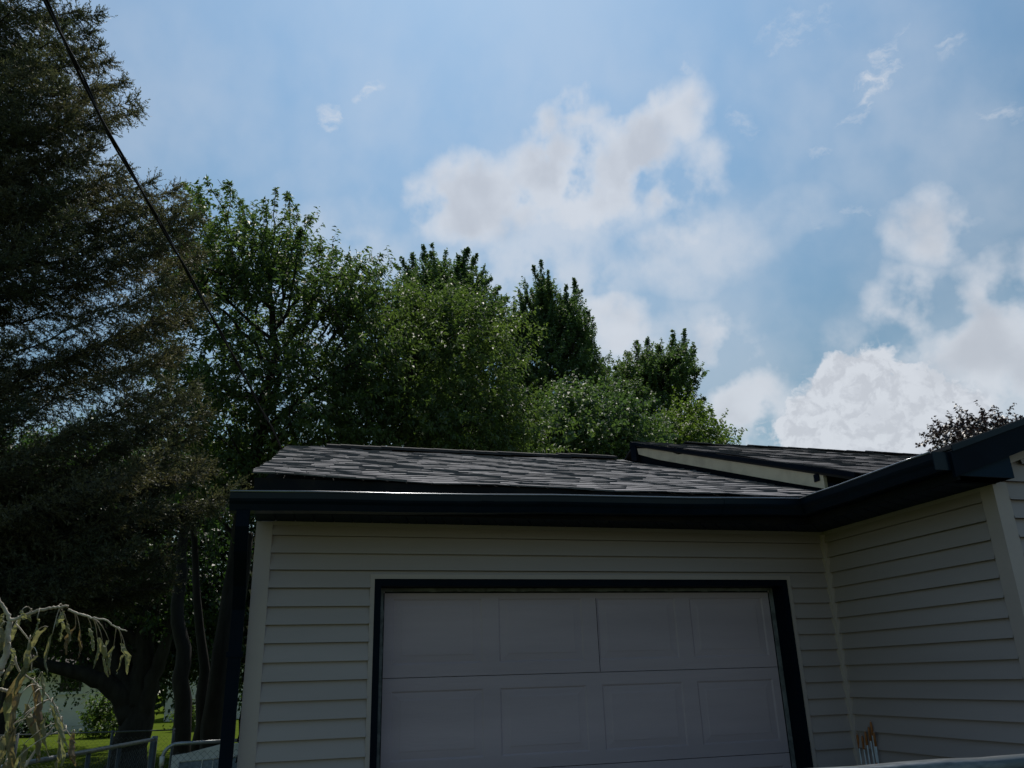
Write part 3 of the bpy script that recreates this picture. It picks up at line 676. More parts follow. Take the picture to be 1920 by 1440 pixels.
def broadleaf(name, label, cat, poly, y0, hd, base, trunk_px, lm, seed, ncl, nsh, nlf, leaf=(.10, .045), shoot=.6, up=.7, droop=.3, spread=.55, r_tr=.16,
              gap=0.0, plume=0.0, spires=(), sroot=None, sden=60, sw=.5, extra_trunks=(), group=None, tint=(.35, .28), bark=BARK, limbs=14, vis_tr=True, out=0.7):
    rg = np.random.default_rng(seed)
    t = thing(name, label, cat, tuple(base), group)
    xs = [q[0] for q in poly]; ys = [q[1] for q in poly]
    U, Vv = [], []
    N = ncl*40
    u = rg.uniform(min(xs), max(xs), N); v = rg.uniform(min(ys), max(ys), N)
    k = in_poly(poly, u, v); u, v = u[k], v[k]; ed = edge_dist(poly, u, v)
    k = ed > 6; u, v, ed = u[k], v[k], ed[k]
    # blue-noise-ish thinning
    order = rg.permutation(len(u))[:ncl*6]; sel = []
    area = (max(xs)-min(xs))*(max(ys)-min(ys))*.6; rmin = .55*math.sqrt(area/ncl)
    dep = rg.uniform(-1, 1, len(u))
    for i in order:
        if len(sel) >= ncl: break
        if all((u[i]-u[j])**2+(v[i]-v[j])**2+((dep[i]-dep[j])*rmin*1.2)**2 > rmin**2 for j in sel[-400:]): sel.append(i)
    sel = np.array(sel); u, v, ed, dep = u[sel], v[sel], ed[sel], dep[sel]
    emax = np.percentile(ed, 95)
    yy = y0+hd*dep*np.sqrt(np.clip(ed/emax, .12, 1))
    Cc = np.array([at(a, b, y=c) for a, b, c in zip(u, v, yy)])
    ctr = Cc.mean(0)
    # trunk and limbs
    mb = MB()
    tp = [np.array(base, float)]+[np.array(q, float) for q in trunk_px]
    tp = np.array(tp); m = len(tp); tq = np.linspace(0, m-1, 4*m)
    path = np.array([np.interp(tq, np.arange(m), tp[:, q]) for q in range(3)]).T
    path[1:-1] += rg.normal(0, .03, (len(path)-2, 3))
    rad = r_tr*(1-.78*np.linspace(0, 1, len(path))**.9); rad[0] *= 1.35
    mb.tube(path, rad, 10)
    for (pts, r0, r1) in extra_trunks:
        pts = np.array(pts, float); tq = np.linspace(0, len(pts)-1, 4*len(pts)); pp = np.array([np.interp(tq, np.arange(len(pts)), pts[:, q]) for q in range(3)]).T
        pp[1:] += rg.normal(0, .02, (len(pp)-1, 3)); mb.tube(pp, np.linspace(r0, r1, len(pp)), 8)
    tips = Cc[rg.permutation(len(Cc))[:limbs]]
    limb_pts = [path[len(path)//3:]]
    for q in tips:
        j = np.argmin(np.abs(path[:, 2]-(q[2]-.55*np.linalg.norm(q[:2]-path[-1][:2])-.2))); j = max(j, len(path)//3)
        p = branch_path(path[j], q, rg, 9, .10); mb.tube(p, np.linspace(rad[j]*.55, .010, len(p)), 6, False); limb_pts.append(p[2:])
    LP = np.concatenate(limb_pts)
    for q in Cc:                                  # a branchlet from the nearest limb to every clump
        j = np.argmin(((LP-q)**2).sum(1)+1.5*np.maximum(0, LP[:, 2]-q[2])**2)
        if np.linalg.norm(LP[j]-q) > .25: mb.tube(branch_path(LP[j], q, rg, 5, .06), np.linspace(.014, .005, 5), 4, False)
    # shoots and leaves
    n = len(Cc)
    if gap: keep = rg.random(n) > gap; Cc = Cc[keep]; n = len(Cc)
    sc = np.repeat(Cc, nsh, 0); ct = np.repeat(np.clip(rg.normal(tint[0], tint[1], n), 0, 1), nsh)
    sb = sc+rg.normal(0, spread*.45, sc.shape)*np.array([1, 1, .8])
    outd = unit(sb-sc)*.5+unit(sc-ctr)*out*.5; sdir = unit(np.array([0, 0, up])+outd+rg.normal(0, .35, sc.shape))
    sl_ = shoot*rg.uniform(.45, 1.15, len(sc))
    if plume:                                     # upright tapering sprays: shoots ranked along a steep axis
        ax_ = unit(np.array([0, 0, 1.0])+unit(Cc-ctr)*.35+rg.normal(0, .12, Cc.shape)); ax_ = np.repeat(ax_, nsh, 0)
        tq_ = rg.random(len(sc))**.8; rad_ = unit(np.cross(ax_, rg.normal(0, 1, ax_.shape)))
        hp = plume*np.repeat(rg.uniform(.7, 1.25, n), nsh)
        sb = sc+ax_*((tq_-.82)*hp)[:, None]+rad_*(.16*spread*(1-tq_))[:, None]
        sdir = unit(ax_*.85+rad_*(.62*(1-.5*tq_))[:, None]+rg.normal(0, .18, ax_.shape)); sl_ = sl_*(1.05-.55*tq_)
    tl = np.tile(np.linspace(.08, 1, nlf), len(sc))+rg.normal(0, .03, len(sc)*nlf)
    B = np.repeat(sb, nlf, 0); D = np.repeat(sdir, nlf, 0); LL = np.repeat(sl_, nlf)
    pos = B+D*(tl*LL)[:, None]; pos[:, 2] -= droop*.25*(tl**2)*LL
    rnd = rg.normal(0, 1, pos.shape); side = unit(np.cross(D, rnd))
    ld = unit(D*.45+side*.9-np.array([0, 0, droop])+rg.normal(0, .2, pos.shape))
    nr = unit(np.array([0, 0, 1.0])+rg.normal(0, .55, pos.shape))
    lsz = leaf[0]*rg.uniform(.6, 1.2, len(pos))*(1.1-.35*tl.clip(0, 1))
    Q = leaf_quads(pos, ld, nr, lsz, lsz*leaf[1]/leaf[0])
    tin = np.clip(np.repeat(ct, nlf)+rg.normal(0, .09, len(pos)), 0, 1)
    ws = unit(np.cross(sdir, rg.normal(0, 1, sdir.shape)))*.004
    e = sb+sdir*sl_[:, None]; e[:, 2] -= droop*.25*sl_
    QS, TS = [], []
    for (us, vs) in spires:                      # leading shoots of the crown: leafy spikes narrowing to their tips
        ys = y0+rg.uniform(-.5, .5)*hd; tip = at(us, vs, y=ys)
        root = at(sroot[0]+(us-sroot[0])*.55, vs+(sroot[1]-vs)*.50, y=y0+(ys-y0)*.5)
        p = branch_path(root, tip, rg, 9, .05); Lp = np.linalg.norm(tip-root); mb.tube(p, np.linspace(.022, .004, 9), 5, False)
        m = int(sden*max(.6, Lp/2.5)); f = rg.uniform(.12, 1.0, m)
        b0 = np.array([np.interp(f, np.linspace(0, 1, 9), p[:, c]) for c in range(3)]).T; axd = unit(tip-root)
        rd = unit(np.cross(np.tile(axd, (m, 1)), rg.normal(0, 1, (m, 3)))); sd3 = unit(axd*.75+rd*.7+np.array([0, 0, .15])); l3 = sw*(1.12-1.02*f)*rg.uniform(.55, 1.2, m)
        k = 9; tl3 = np.tile(np.linspace(.1, 1, k), m); B3 = np.repeat(b0, k, 0); D3 = np.repeat(sd3, k, 0); L3 = np.repeat(l3, k)
        p3 = B3+D3*(tl3*L3)[:, None]; p3[:, 2] -= droop*.25*(tl3**2)*L3
        s3 = unit(np.cross(D3, rg.normal(0, 1, p3.shape))); d3 = unit(D3*.5+s3*.85-np.array([0, 0, droop])+rg.normal(0, .2, p3.shape))
        z3 = leaf[0]*rg.uniform(.6, 1.15, len(p3))*np.repeat(1.05-.35*f, k)
        QS.append(leaf_quads(p3, d3, unit(np.array([0, 0, 1.0])+rg.normal(0, .55, p3.shape)), z3, z3*leaf[1]/leaf[0])); TS.append(np.clip(rg.normal(tint[0]+.05, .2)+rg.normal(0, .09, len(p3)), 0, 1))
    TQ = np.stack([sb-ws, sb+ws, e+ws*.3, e-ws*.3], 1)
    mb.add(TQ.reshape(-1, 3), [(4*i, 4*i+1, 4*i+2, 4*i+3) for i in range(len(TQ))])
    mb.build('trunk', bark, t, True)
    if QS: Q = np.concatenate([Q]+QS); tin = np.concatenate([tin]+TS)
    quads('crown', Q, lm, t, tin)
    return t

# tree with long drooping leaves beyond the left end of the garage
A = lambda u, v, y: tuple(at(u, v, y=y))
def gbase(u, y):                     # ground point under photo column u at depth y
    p = at(u, 1300, y=y); return (p[0], y, 0.0)
broadleaf('leafy_tree', 'tall tree with long drooping leaves directly behind the left end of the garage roof', 'tree',
          [(320, 440), (350, 385), (400, 385), (440, 405), (470, 450), (500, 420), (530, 405), (560, 440), (575, 470), (610, 490), (650, 505), (690, 520), (712, 530), (705, 575), (720, 610), (720, 720), (700, 830), (640, 880), (520, 900), (430, 960), (330, 980), (300, 860), (310, 640)],
          8.0, 2.0, gbase(400, 8.0), [A(425, 1180, 8.0), A(455, 950, 8.1), A(490, 790, 8.0), A(515, 640, 8.0), A(500, 480, 8.0)], LONG, 21, 235, 11, 17,
          leaf=(.115, .042), shoot=.55, up=.55, droop=.55, spread=.42, r_tr=.17, limbs=18, tint=(.35, .3), spires=[(346, 340), (372, 352), (388, 336), (408, 336), (430, 342), (452, 372), (470, 400), (498, 372), (518, 352), (536, 358), (556, 385), (578, 404), (566, 432), (602, 452), (628, 468), (655, 474), (684, 490), (716, 476), (722, 500), (706, 540), (735, 555)], sroot=(490, 780), sden=46, sw=.50,
          extra_trunks=[([gbase(352, 7.6), A(345, 1280, 7.6), A(335, 1150, 7.7), A(345, 1000, 7.8), A(380, 800, 7.9)], .13, .05), ([gbase(385, 8.3), A(385, 1260, 8.3), A(370, 1120, 8.3), A(360, 950, 8.3)], .09, .04),
                        ([gbase(428, 8.6), A(425, 1300, 8.6), A(440, 1150, 8.6), A(470, 1000, 8.5)], .17, .05)])
broadleaf('leafy_tree', 'light green tree with a slanting limb standing close behind the middle of the garage ridge', 'tree',
          [(690, 600), (740, 558), (800, 562), (860, 566), (905, 585), (940, 600), (965, 612), (950, 660), (925, 700), (945, 740), (985, 775), (1008, 805), (1000, 870), (850, 900), (680, 900), (620, 860), (640, 740), (680, 660)],
          9.5, 1.8, gbase(690, 9.5), [A(690, 1000, 9.5), A(715, 800, 9.5), A(765, 700, 9.5), A(810, 620, 9.5)], LONG, 22, 210, 12, 17,
          leaf=(.12, .046), shoot=.65, up=.45, droop=.6, spread=.55, r_tr=.16, limbs=14, tint=(.55, .3))
broadleaf('maple_tree', 'dark maple with a broad bristling top, left of the far maples behind the garage', 'tree',
          [(748, 535), (775, 515), (802, 505), (850, 515), (885, 515), (903, 535), (920, 570), (945, 580), (950, 610), (960, 640), (990, 700), (985, 860), (800, 880), (740, 800), (752, 600)],
          22.0, 2.6, gbase(850, 22), [A(850, 900, 22), A(850, 700, 22), A(840, 560, 22)], MAPLE, 23, 320, 14, 19,
          leaf=(.120, .080), shoot=.55, up=1.3, droop=.15, spread=.6, r_tr=.28, limbs=16, tint=(.2, .2), out=.5, spires=[(740, 498), (752, 484), (772, 474), (793, 461), (812, 458), (836, 470), (858, 480), (877, 468), (894, 478), (908, 498), (922, 524), (940, 538), (952, 560), (958, 600), (745, 530), (826, 500), (870, 505)], sroot=(845, 760), sden=105, sw=.74)
broadleaf('maple_tree', 'dark twin-topped maple standing tallest in the middle behind the garage', 'tree',
          [(962, 620), (975, 585), (990, 570), (1003, 545), (1018, 540), (1035, 565), (1052, 585), (1074, 560), (1088, 590), (1100, 622), (1096, 640), (1108, 665), (1138, 695), (1128, 730), (1100, 745), (1090, 870), (950, 870), (945, 720)],
          23.5, 2.4, gbase(1030, 23.5), [A(1030, 900, 23.5), A(1025, 700, 23.5), A(1015, 560, 23.5)], MAPLE, 24, 290, 14, 19,
          leaf=(.120, .080), shoot=.55, up=1.3, droop=.15, spread=.55, r_tr=.28, limbs=16, tint=(.2, .2), out=.5, spires=[(966, 570), (974, 545), (986, 556), (1000, 500), (1014, 490), (1026, 508), (1048, 552), (1062, 536), (1076, 522), (1090, 545), (1102, 585), (1112, 596), (1108, 640), (1100, 625), (1142, 690), (1130, 672), (1135, 715), (1015, 540), (1075, 560)], sroot=(1030, 830), sden=105, sw=.76)
broadleaf('maple_tree', 'dark maple with a ragged right side, rightmost of the trees above the garage roof', 'tree',
          [(1135, 745), (1150, 715), (1180, 685), (1200, 688), (1214, 670), (1240, 678), (1262, 655), (1280, 655), (1292, 672), (1285, 680), (1306, 692), (1296, 720), (1275, 745), (1265, 790), (1280, 870), (1130, 880)],
          21.0, 2.2, gbase(1215, 21), [A(1215, 920, 21), A(1220, 800, 21), A(1235, 700, 21)], MAPLE, 25, 180, 14, 19,
          leaf=(.118, .080), shoot=.52, up=1.1, droop=.15, spread=.55, r_tr=.24, limbs=12, tint=(.25, .22), out=.6, spires=[(1140, 712), (1152, 690), (1174, 656), (1194, 640), (1214, 634), (1238, 648), (1260, 620), (1284, 618), (1302, 650), (1312, 692), (1298, 712), (1290, 740), (1322, 748), (1334, 770), (1268, 660), (1222, 670)], sroot=(1215, 860), sden=95, sw=.70)
broadleaf('bushy_tree', 'bushy bright green tree rising just above the right half of the garage ridge', 'tree',
          [(990, 820), (1010, 775), (1045, 742), (1090, 738), (1150, 745), (1190, 772), (1212, 800), (1238, 822), (1240, 900), (990, 900)],
          14.0, 1.8, gbase(1100, 14), [A(1100, 1000, 14), A(1100, 880, 14), A(1105, 800, 14)], MAPLE, 26, 140, 12, 16,
          leaf=(.12, .085), shoot=.55, up=.4, droop=.35, spread=.5, r_tr=.14, limbs=12, tint=(.25, .25))
broadleaf('bushy_tree', 'small yellow green tree at the right edge of the trees, behind the roof step', 'tree',
          [(1215, 860), (1240, 805), (1290, 765), (1322, 775), (1335, 800), (1350, 812), (1364, 828), (1355, 880), (1220, 900)],
          17.0, 1.5, gbase(1290, 17), [A(1290, 1000, 17), A(1290, 880, 17), A(1295, 820, 17)], LIGHT, 27, 70, 12, 16,
          leaf=(.12, .085), shoot=.6, up=.6, droop=.3, spread=.5, r_tr=.12, limbs=10, tint=(.55, .25))
broadleaf('purple_maple', 'dark purple leaved tree showing above the right hand roof slope', 'tree',
          [(1752, 842), (1760, 800), (1780, 782), (1802, 800), (1832, 782), (1852, 798), (1880, 794), (1905, 798), (1940, 778), (2040, 735), (2100, 760), (2100, 900), (1780, 900), (1752, 840)],
          7.0, 1.6, (at(1960, 800, y=7.0)[0], 7.0, 0), [A(1960, 1000, 7.0), A(1950, 880, 7.0), A(1930, 800, 7.0)], REDL, 28, 130, 10, 14,
          leaf=(.078, .056), shoot=.34, up=.40, droop=.4, spread=.36, r_tr=.12, limbs=12, tint=(.4, .3), gap=.1)
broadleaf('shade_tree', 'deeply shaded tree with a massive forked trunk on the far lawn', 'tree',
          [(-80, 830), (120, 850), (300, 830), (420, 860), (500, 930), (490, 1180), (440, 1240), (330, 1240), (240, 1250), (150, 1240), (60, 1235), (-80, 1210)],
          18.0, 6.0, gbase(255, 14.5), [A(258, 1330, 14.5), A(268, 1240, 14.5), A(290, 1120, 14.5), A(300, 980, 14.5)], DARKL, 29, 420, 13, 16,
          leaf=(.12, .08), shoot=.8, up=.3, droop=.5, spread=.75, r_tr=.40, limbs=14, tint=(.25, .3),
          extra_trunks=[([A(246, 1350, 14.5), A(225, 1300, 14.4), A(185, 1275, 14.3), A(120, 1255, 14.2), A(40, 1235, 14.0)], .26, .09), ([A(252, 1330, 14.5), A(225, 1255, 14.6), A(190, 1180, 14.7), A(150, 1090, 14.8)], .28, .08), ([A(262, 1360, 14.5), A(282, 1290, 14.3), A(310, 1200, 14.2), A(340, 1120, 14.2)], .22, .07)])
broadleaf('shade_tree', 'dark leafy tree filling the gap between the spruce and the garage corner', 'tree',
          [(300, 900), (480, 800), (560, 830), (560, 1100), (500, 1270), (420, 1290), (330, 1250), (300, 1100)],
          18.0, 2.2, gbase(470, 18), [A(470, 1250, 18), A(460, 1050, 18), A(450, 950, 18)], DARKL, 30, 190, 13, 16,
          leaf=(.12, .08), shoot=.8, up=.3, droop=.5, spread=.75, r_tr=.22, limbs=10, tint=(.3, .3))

broadleaf('shade_tree', 'added dark rounded tree mostly hidden by the spruce, put in to shade the lawn', 'tree',
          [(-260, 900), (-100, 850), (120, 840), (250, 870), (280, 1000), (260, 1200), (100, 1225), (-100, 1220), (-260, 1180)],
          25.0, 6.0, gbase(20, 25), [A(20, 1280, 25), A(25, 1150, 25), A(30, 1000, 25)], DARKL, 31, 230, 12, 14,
          leaf=(.17, .11), shoot=1.0, up=.3, droop=.4, spread=1.0, r_tr=.30, limbs=12, tint=(.3, .3))  # tree added for the shadow it throws on the far lawn

# spruce at the left: boughs from a trunk outside the frame, drooping branchlets, needle brushes
def spruce():
    rg = np.random.default_rng(41)
    Y0 = 4.2; bx = at(-330, 900, y=Y0)[0]
    t = thing('spruce_tree', 'huge dark brownish spruce filling the left edge from the lawn to the top', 'tree', (bx, Y0, 0))
    mb = MB(); H = 13.5
    zz = np.linspace(0, H, 26); path = np.stack([bx+.04*np.sin(zz), Y0+.03*np.cos(zz*1.3), zz], 1)
    mb.tube(path, np.maximum(.22*(1-zz/H)**.8, .015), 10)
    poly = [(-60, -260), (90, -260), (140, -90), (176, 10), (168, 85), (190, 125), (238, 178), (232, 212), (190, 225), (176, 262), (192, 305), (235, 318), (285, 345), (325, 362), (360, 405), (365, 470), (372, 560), (362, 640), (375, 720), (380, 800), (385, 870), (365, 930), (320, 985), (340, 1060), (310, 1110), (190, 1120), (60, 1110), (-60, 1100)]
    N = 6000; u = rg.uniform(-60, 400, N); v = rg.uniform(-260, 1120, N)
    k = in_poly(poly, u, v); u, v = u[k], v[k]; ed = edge_dist(poly, u, v); dep = rg.uniform(-1, 1, len(u))
    sel = []; pri = np.argsort(ed+rg.uniform(0, 150, len(u)))     # outline first, then the inside
    for i in pri:
        if len(sel) >= 150: break
        if ed[i] < 5: continue
        if all((u[i]-u[j])**2+(v[i]-v[j])**2+((dep[i]-dep[j])*40)**2 > 52**2 for j in sel): sel.append(i)
    tips = [(at(u[i], v[i], y=Y0+dep[i]*1.8*min(1, .25+ed[i]/160)), 1) for i in sel]
    for (u_, v_) in [(188, 22), (172, 60), (190, 84), (205, 112), (232, 150), (256, 180), (252, 208), (200, 232), (180, 270), (210, 300), (236, 312), (290, 336), (335, 346), (352, 372), (372, 405), (378, 470), (388, 560), (392, 760), (398, 868), (372, 940), (438, 912), (455, 905)]:
        tips.append((at(u_, v_, y=Y0+rg.uniform(-.6, .6)), 1))
    for q in range(60):                        # the unseen side of the same crown
        z = rg.uniform(1.6, 12.5); rr = (1-z/14)*3.6*rg.uniform(.6, 1); a = rg.uniform(math.pi*.6, math.pi*1.6)
        tips.append((np.array([bx+rr*math.cos(a), Y0+rr*math.sin(a), z]), 0))
    A0, A1, AT = [], [], []
    for q, seen in tips:
        d = q-np.array([bx, Y0, q[2]]); Ld = np.linalg.norm(d[:2])
        z0 = q[2]-((.44 if q[2] > 4.2 else .12) if seen else .1)*Ld+rg.normal(0, .15); a = np.array([bx, Y0, z0])
        n = 12; s = np.linspace(0, 1, n)[:, None]; p = a+(q-a)*s
        p[:, 2] -= (.07*Ld*np.sin(s*math.pi*.9))[:, 0]; p += rg.normal(0, .015*Ld, p.shape)*s*(1-s)*4
        mb.tube(p, np.linspace(max(.010, .006*Ld), .003, n), 5, False)
        tone = np.clip(rg.normal(.45, .3), 0, 1)
        f0 = max(.05, 1-2.1/max(Ld, .5)) if seen else .3
        fr = np.repeat(np.arange(f0, 1.0, (.045 if seen else .12)/max(Ld, .8)), 2)
        pts = np.array([np.interp(fr, s[:, 0], p[:, c]) for c in range(3)]).T
        db = np.gradient(p, axis=0); dirb = unit(np.array([np.interp(fr, s[:, 0], db[:, c]) for c in range(3)]).T); sidev = unit(np.cross(dirb, [0, 0, 1.0]))
        m = len(fr); sg = np.where(np.arange(m) % 2 == 0, 1.0, -1.0)
        keep = rg.random(m) > .10; pts, dirb, sidev, sg, fr = pts[keep], dirb[keep], sidev[keep], sg[keep], fr[keep]; m = len(fr)
        rem = (1-fr)*Ld                                            # distance to the tip: branchlets taper towards it
        ln = np.clip(.12+.30*np.minimum(rem, 1.2), .1, .45)*rg.uniform(.55, 1.1, m)
        d0 = unit(dirb*.75+sidev*(sg*.7)[:, None]+np.stack([np.zeros(m), np.zeros(m), -.28+rg.normal(0, .24, m)], 1))
        def on(idx, g): 
            r_ = pts[idx]+d0[idx]*(ln[idx]*g)[:, None]; r_[:, 2] -= .22*ln[idx]*g*g; return r_
        for c in range(3):
            idx = np.arange(m); A0.append(on(idx, np.full(m, c/3))); A1.append(on(idx, np.full(m, (c+1)/3))); AT.append(np.full(m, tone))
        nb = 5 if seen else 3; idx = np.repeat(np.arange(m), nb); g = rg.uniform(.12, 1, len(idx)); b0 = on(idx, g)
        dd = unit(d0[idx]*.8+unit(rg.normal(0, 1, (len(idx), 3)))*.8+np.array([0, 0, .15])); l2 = rg.uniform(.08, .19, len(idx))
        A0.append(b0); A1.append(b0+dd*l2[:, None]); AT.append(tone+rg.normal(0, .12, len(idx)))
        dd = unit(dirb[-1]+rg.normal(0, .45, (7, 3))+np.array([0, 0, .25])); b0 = q-dirb[-1]*rg.uniform(0, .12, (7, 1))
        A0.append(b0); A1.append(b0+dd*rg.uniform(.08, .16, (7, 1))); AT.append(np.full(7, tone))
    T0 = np.concatenate(A0); T1 = np.concatenate(A1); TT = np.clip(np.concatenate(AT), 0, 1)
    D = T1-T0; Ls = np.linalg.norm(D, axis=1); D = unit(D)
    w = unit(np.cross(D, rg.normal(0, 1, D.shape)))*.0026
    TQ = np.stack([T0-w, T0+w, T1+w*.6, T1-w*.6], 1)
    mb.add(TQ.reshape(-1, 3), [(4*i, 4*i+1, 4*i+2, 4*i+3) for i in range(len(TQ))])
    # dead grey twigs hanging under the lowest boughs
    mb2 = MB()
    for _ in range(12):
        u0, v0 = rg.uniform(0, 220), rg.uniform(1040, 1150); yy = Y0+rg.uniform(-1.2, .6)
        a = at(u0, v0, y=yy); b = at(u0+rg.uniform(50, 170), v0+rg.uniform(-25, 55), y=yy+rg.normal(0, .3))
        p = branch_path(a, b, rg, 6, -.10); mb2.tube(p, np.linspace(.0028, .0008, 6), 4, False)
        for _ in range(3):
            k = rg.integers(1, 5); mb2.tube(branch_path(p[k], p[k]+rg.normal(0, .10, 3)+np.array([.06, 0, -.05]), rg, 4, 0), [.0013, .0011, .0009, .0006], 3, False)
    mb.build('trunk', BARK, t, True); mb2.build('dead_twigs', BARK, t, True)
    nn_ = 9
    P0 = np.repeat(T0, nn_, 0); DD = np.repeat(D, nn_, 0); LL = np.repeat(Ls, nn_); s = np.tile((np.arange(nn_)+.5)/nn_, len(T0))+rg.normal(0, .03, len(LL))
    pos = P0+DD*(LL*s)[:, None]; side = unit(np.cross(DD, rg.normal(0, 1, DD.shape)))
    nd_ = unit(DD*.8+side*.65); ln = rg.uniform(.028, .046, len(pos))
    Q = leaf_quads(pos, nd_, rg.normal(0, 1, pos.shape), ln, np.full(len(pos), .0115), 0.0, 0.0)
    print('needles', len(Q))
    quads('crown', Q, SPRUCE, t, np.clip(np.repeat(TT, nn_)+rg.normal(0, .12, len(pos)), 0, 1))
spruce()

# ------------------------------------------------------------------ wilted cut branch close by on the left
def wilted():
    rg = np.random.default_rng(77)
    D0 = 2.0
    A2 = lambda u, v, d=D0: at(u, v, d=d)
    base = at(-160, 1440, d=2.3); base[2] = 0
    t = thing('wilted_shrub', 'broken pale shrub branch with limp wilted leaves at the lower left', 'shrub', tuple(base))
    mb = MB()
    def tw(px, r0, r1, d=D0, k=8):
        pts = np.array([A2(u, v, d+dd) for u, v, dd in px]); m = len(pts); tq = np.linspace(0, m-1, 5*m)
        p = np.array([np.interp(tq, np.arange(m), pts[:, c]) for c in range(3)]).T; p[1:-1] += rg.normal(0, .0007, (len(p)-2, 3))
        mb.tube(p, np.linspace(r0, r1, len(p))*.72, k); return p
    b = base
    s0 = [tuple(b), tuple(at(-120, 1380, d=2.15)), tuple(at(-40, 1300, d=2.05)), tuple(at(0, 1256, d=2.0))]
    s0 = np.array(s0); tq = np.linspace(0, 3, 16); mb.tube(np.array([np.interp(tq, range(4), s0[:, c]) for c in range(3)]).T, np.linspace(.014, .0095, 16), 8)
    paths = [tw([(0, 1256, 0), (13, 1225, 0), (14, 1195, 0), (19, 1165, 0)], .0095, .0075),
             tw([(19, 1165, 0), (12, 1148, 0), (0, 1128, 0), (-20, 1100, 0)], .006, .004),
             tw([(19, 1165, 0), (45, 1154, -.02), (75, 1144, -.03), (100, 1139, -.04), (128, 1137, -.05)], .0052, .0036),
             tw([(128, 1143, -.05), (150, 1152, -.06), (175, 1158, -.07), (200, 1163, -.08), (215, 1175, -.08), (238, 1184, -.09)], .0034, .0018),
             tw([(15, 1205, 0), (35, 1258, .03), (62, 1275, .03), (85, 1300, .02), (108, 1330, .02), (125, 1372, .02), (142, 1394, .02)], .0035, .0015),
             tw([(-30, 1292, .1), (0, 1293, .1), (14, 1295, .1), (20, 1330, .1), (18, 1380, .1), (14, 1440, .1), (10, 1500, .1)], .0045, .006),
             tw([(-10, 1420, .15), (0, 1384, .15), (25, 1366, .15)], .003, .002),
             tw([(45, 1440, .15), (75, 1395, .15), (100, 1364, .15)], .004, .002),
             tw([(30, 1170, .02), (55, 1200, .02), (60, 1260, .03)], .0025, .0015)]
    lm, pm = [], mb; tints = []; V, F = [], []
    spots = []
    for (u, v, w, h, tone) in [(35, 1160, 22, 60, .15), (55, 1200, 26, 80, .2), (70, 1230, 22, 75, .3), (48, 1255, 30, 85, .75), (62, 1280, 34, 90, .85), (40, 1300, 34, 80, .8), (52, 1320, 36, 100, .4), (20, 1300, 26, 70, .05), (95, 1320, 18, 80, .1),
                               (104, 1340, 16, 75, .1), (112, 1352, 16, 80, .05), (120, 1370, 16, 85, .2), (86, 1345, 18, 70, .2), (140, 1375, 26, 60, .85), (12, 1340, 24, 80, .35), (70, 1350, 26, 75, .6), (30, 1365, 26, 90, .65), (5, 1380, 22, 70, .4),
                               (70, 1160, 14, 36, .05), (90, 1175, 18, 75, .3), (98, 1190, 16, 80, .25), (118, 1146, 22, 30, -.1), (116, 1165, 15, 38, -.2), (125, 1165, 12, 45, .35), (142, 1175, 20, 55, .9), (150, 1182, 18, 55, .8), (172, 1178, 20, 44, -.05),
                               (182, 1195, 20, 62, .15), (192, 1200, 20, 60, .15), (204, 1200, 16, 70, .15), (213, 1212, 16, 55, .15), (228, 1206, 18, 62, .1), (236, 1222, 8, 44, .2), (20, 1215, 20, 30, -.2), (25, 1235, 22, 50, .3), (5, 1235, 20, 60, .8), (8, 1150, 26, 40, .2), (0, 1175, 24, 50, .5),
                               (60, 1150, 30, 14, .05), (40, 1145, 20, 18, .1), (33, 1420, 10, 55, .1), (45, 1395, 16, 50, .3), (10, 1430, 20, 60, .5), (80, 1262, 14, 60, .1), (64, 1300, 14, 60, .9)]:
        dd = D0+rg.uniform(-.06, .08); a = A2(u, v, dd)
        k = dd/FPX; ln = h*k*.78; wd = w*k*.66
        # petiole from the nearest twig
        best = min((np.linalg.norm(p-a, axis=1).min(), i, np.linalg.norm(p-a, axis=1).argmin()) for i, p in enumerate(paths))
        pp = paths[best[1]][best[2]]
        c = (pp+a)/2+np.array([0, 0, .02]); tt_ = np.linspace(0, 1, 6)[:, None]
        pm.tube((1-tt_)**2*pp+2*tt_*(1-tt_)*c+tt_**2*a, [.0012, .0011, .001, .0009, .0008, .0007], 5)
        # limp folded blade
        yaw = rg.uniform(0, 2*math.pi); side = np.array([math.cos(yaw), math.sin(yaw), 0]); out = np.array([-math.sin(yaw), math.cos(yaw), 0])
        sw = rg.normal(0, .22); bend = rg.uniform(-.25, .3); fold = rg.uniform(.5, 1.25)
        nL, nW = 13, 7; cr1, cr2 = rg.uniform(0, 6, 2); tw_ = rg.normal(0, .9)
        for i in range(nL):
            s = i/(nL-1); wid = wd*(math.sin(math.pi*min(1, s*.92+.06))**.75)*(1-.35*s)*.5*(1 if s < 1 else .1)
            cpt = a+np.array([0, 0, -1])*ln*s+RT*sw*ln*s+out*bend*ln*math.sin(s*2.4)+rg.normal(0, .0008, 3)
            ct_, st_ = math.cos(tw_*s), math.sin(tw_*s); sd2 = side*ct_+out*st_; ou2 = out*ct_-side*st_
            for j in range(nW):
                q = (j-3)/3; ang = fold*abs(q)*(1+.5*s)
                V.append(cpt+sd2*q*wid*math.cos(ang)*1.3+ou2*abs(q)*wid*math.sin(ang)*1.2+ou2*(.0022*math.sin(s*7+j*1.1+cr1)+.0010*math.sin(s*15-j*1.7+cr2))*abs(q)**.5+sd2*.0012*math.sin(s*9+cr2)*abs(q)+rg.normal(0, .0004, 3))
        o = len(V)-nL*nW
        for i in range(nL-1):
            for j in range(nW-1): F.append((o+i*nW+j, o+i*nW+j+1, o+(i+1)*nW+j+1, o+(i+1)*nW+j)); tints.append(tone+rg.normal(0, .05))
    mb2 = MB(); mb2.v = [tuple(q) for q in V]; mb2.f = F; mb2.t = list(np.clip(tints, 0, 1)); mb2.build('leaves', WILT, t, False)
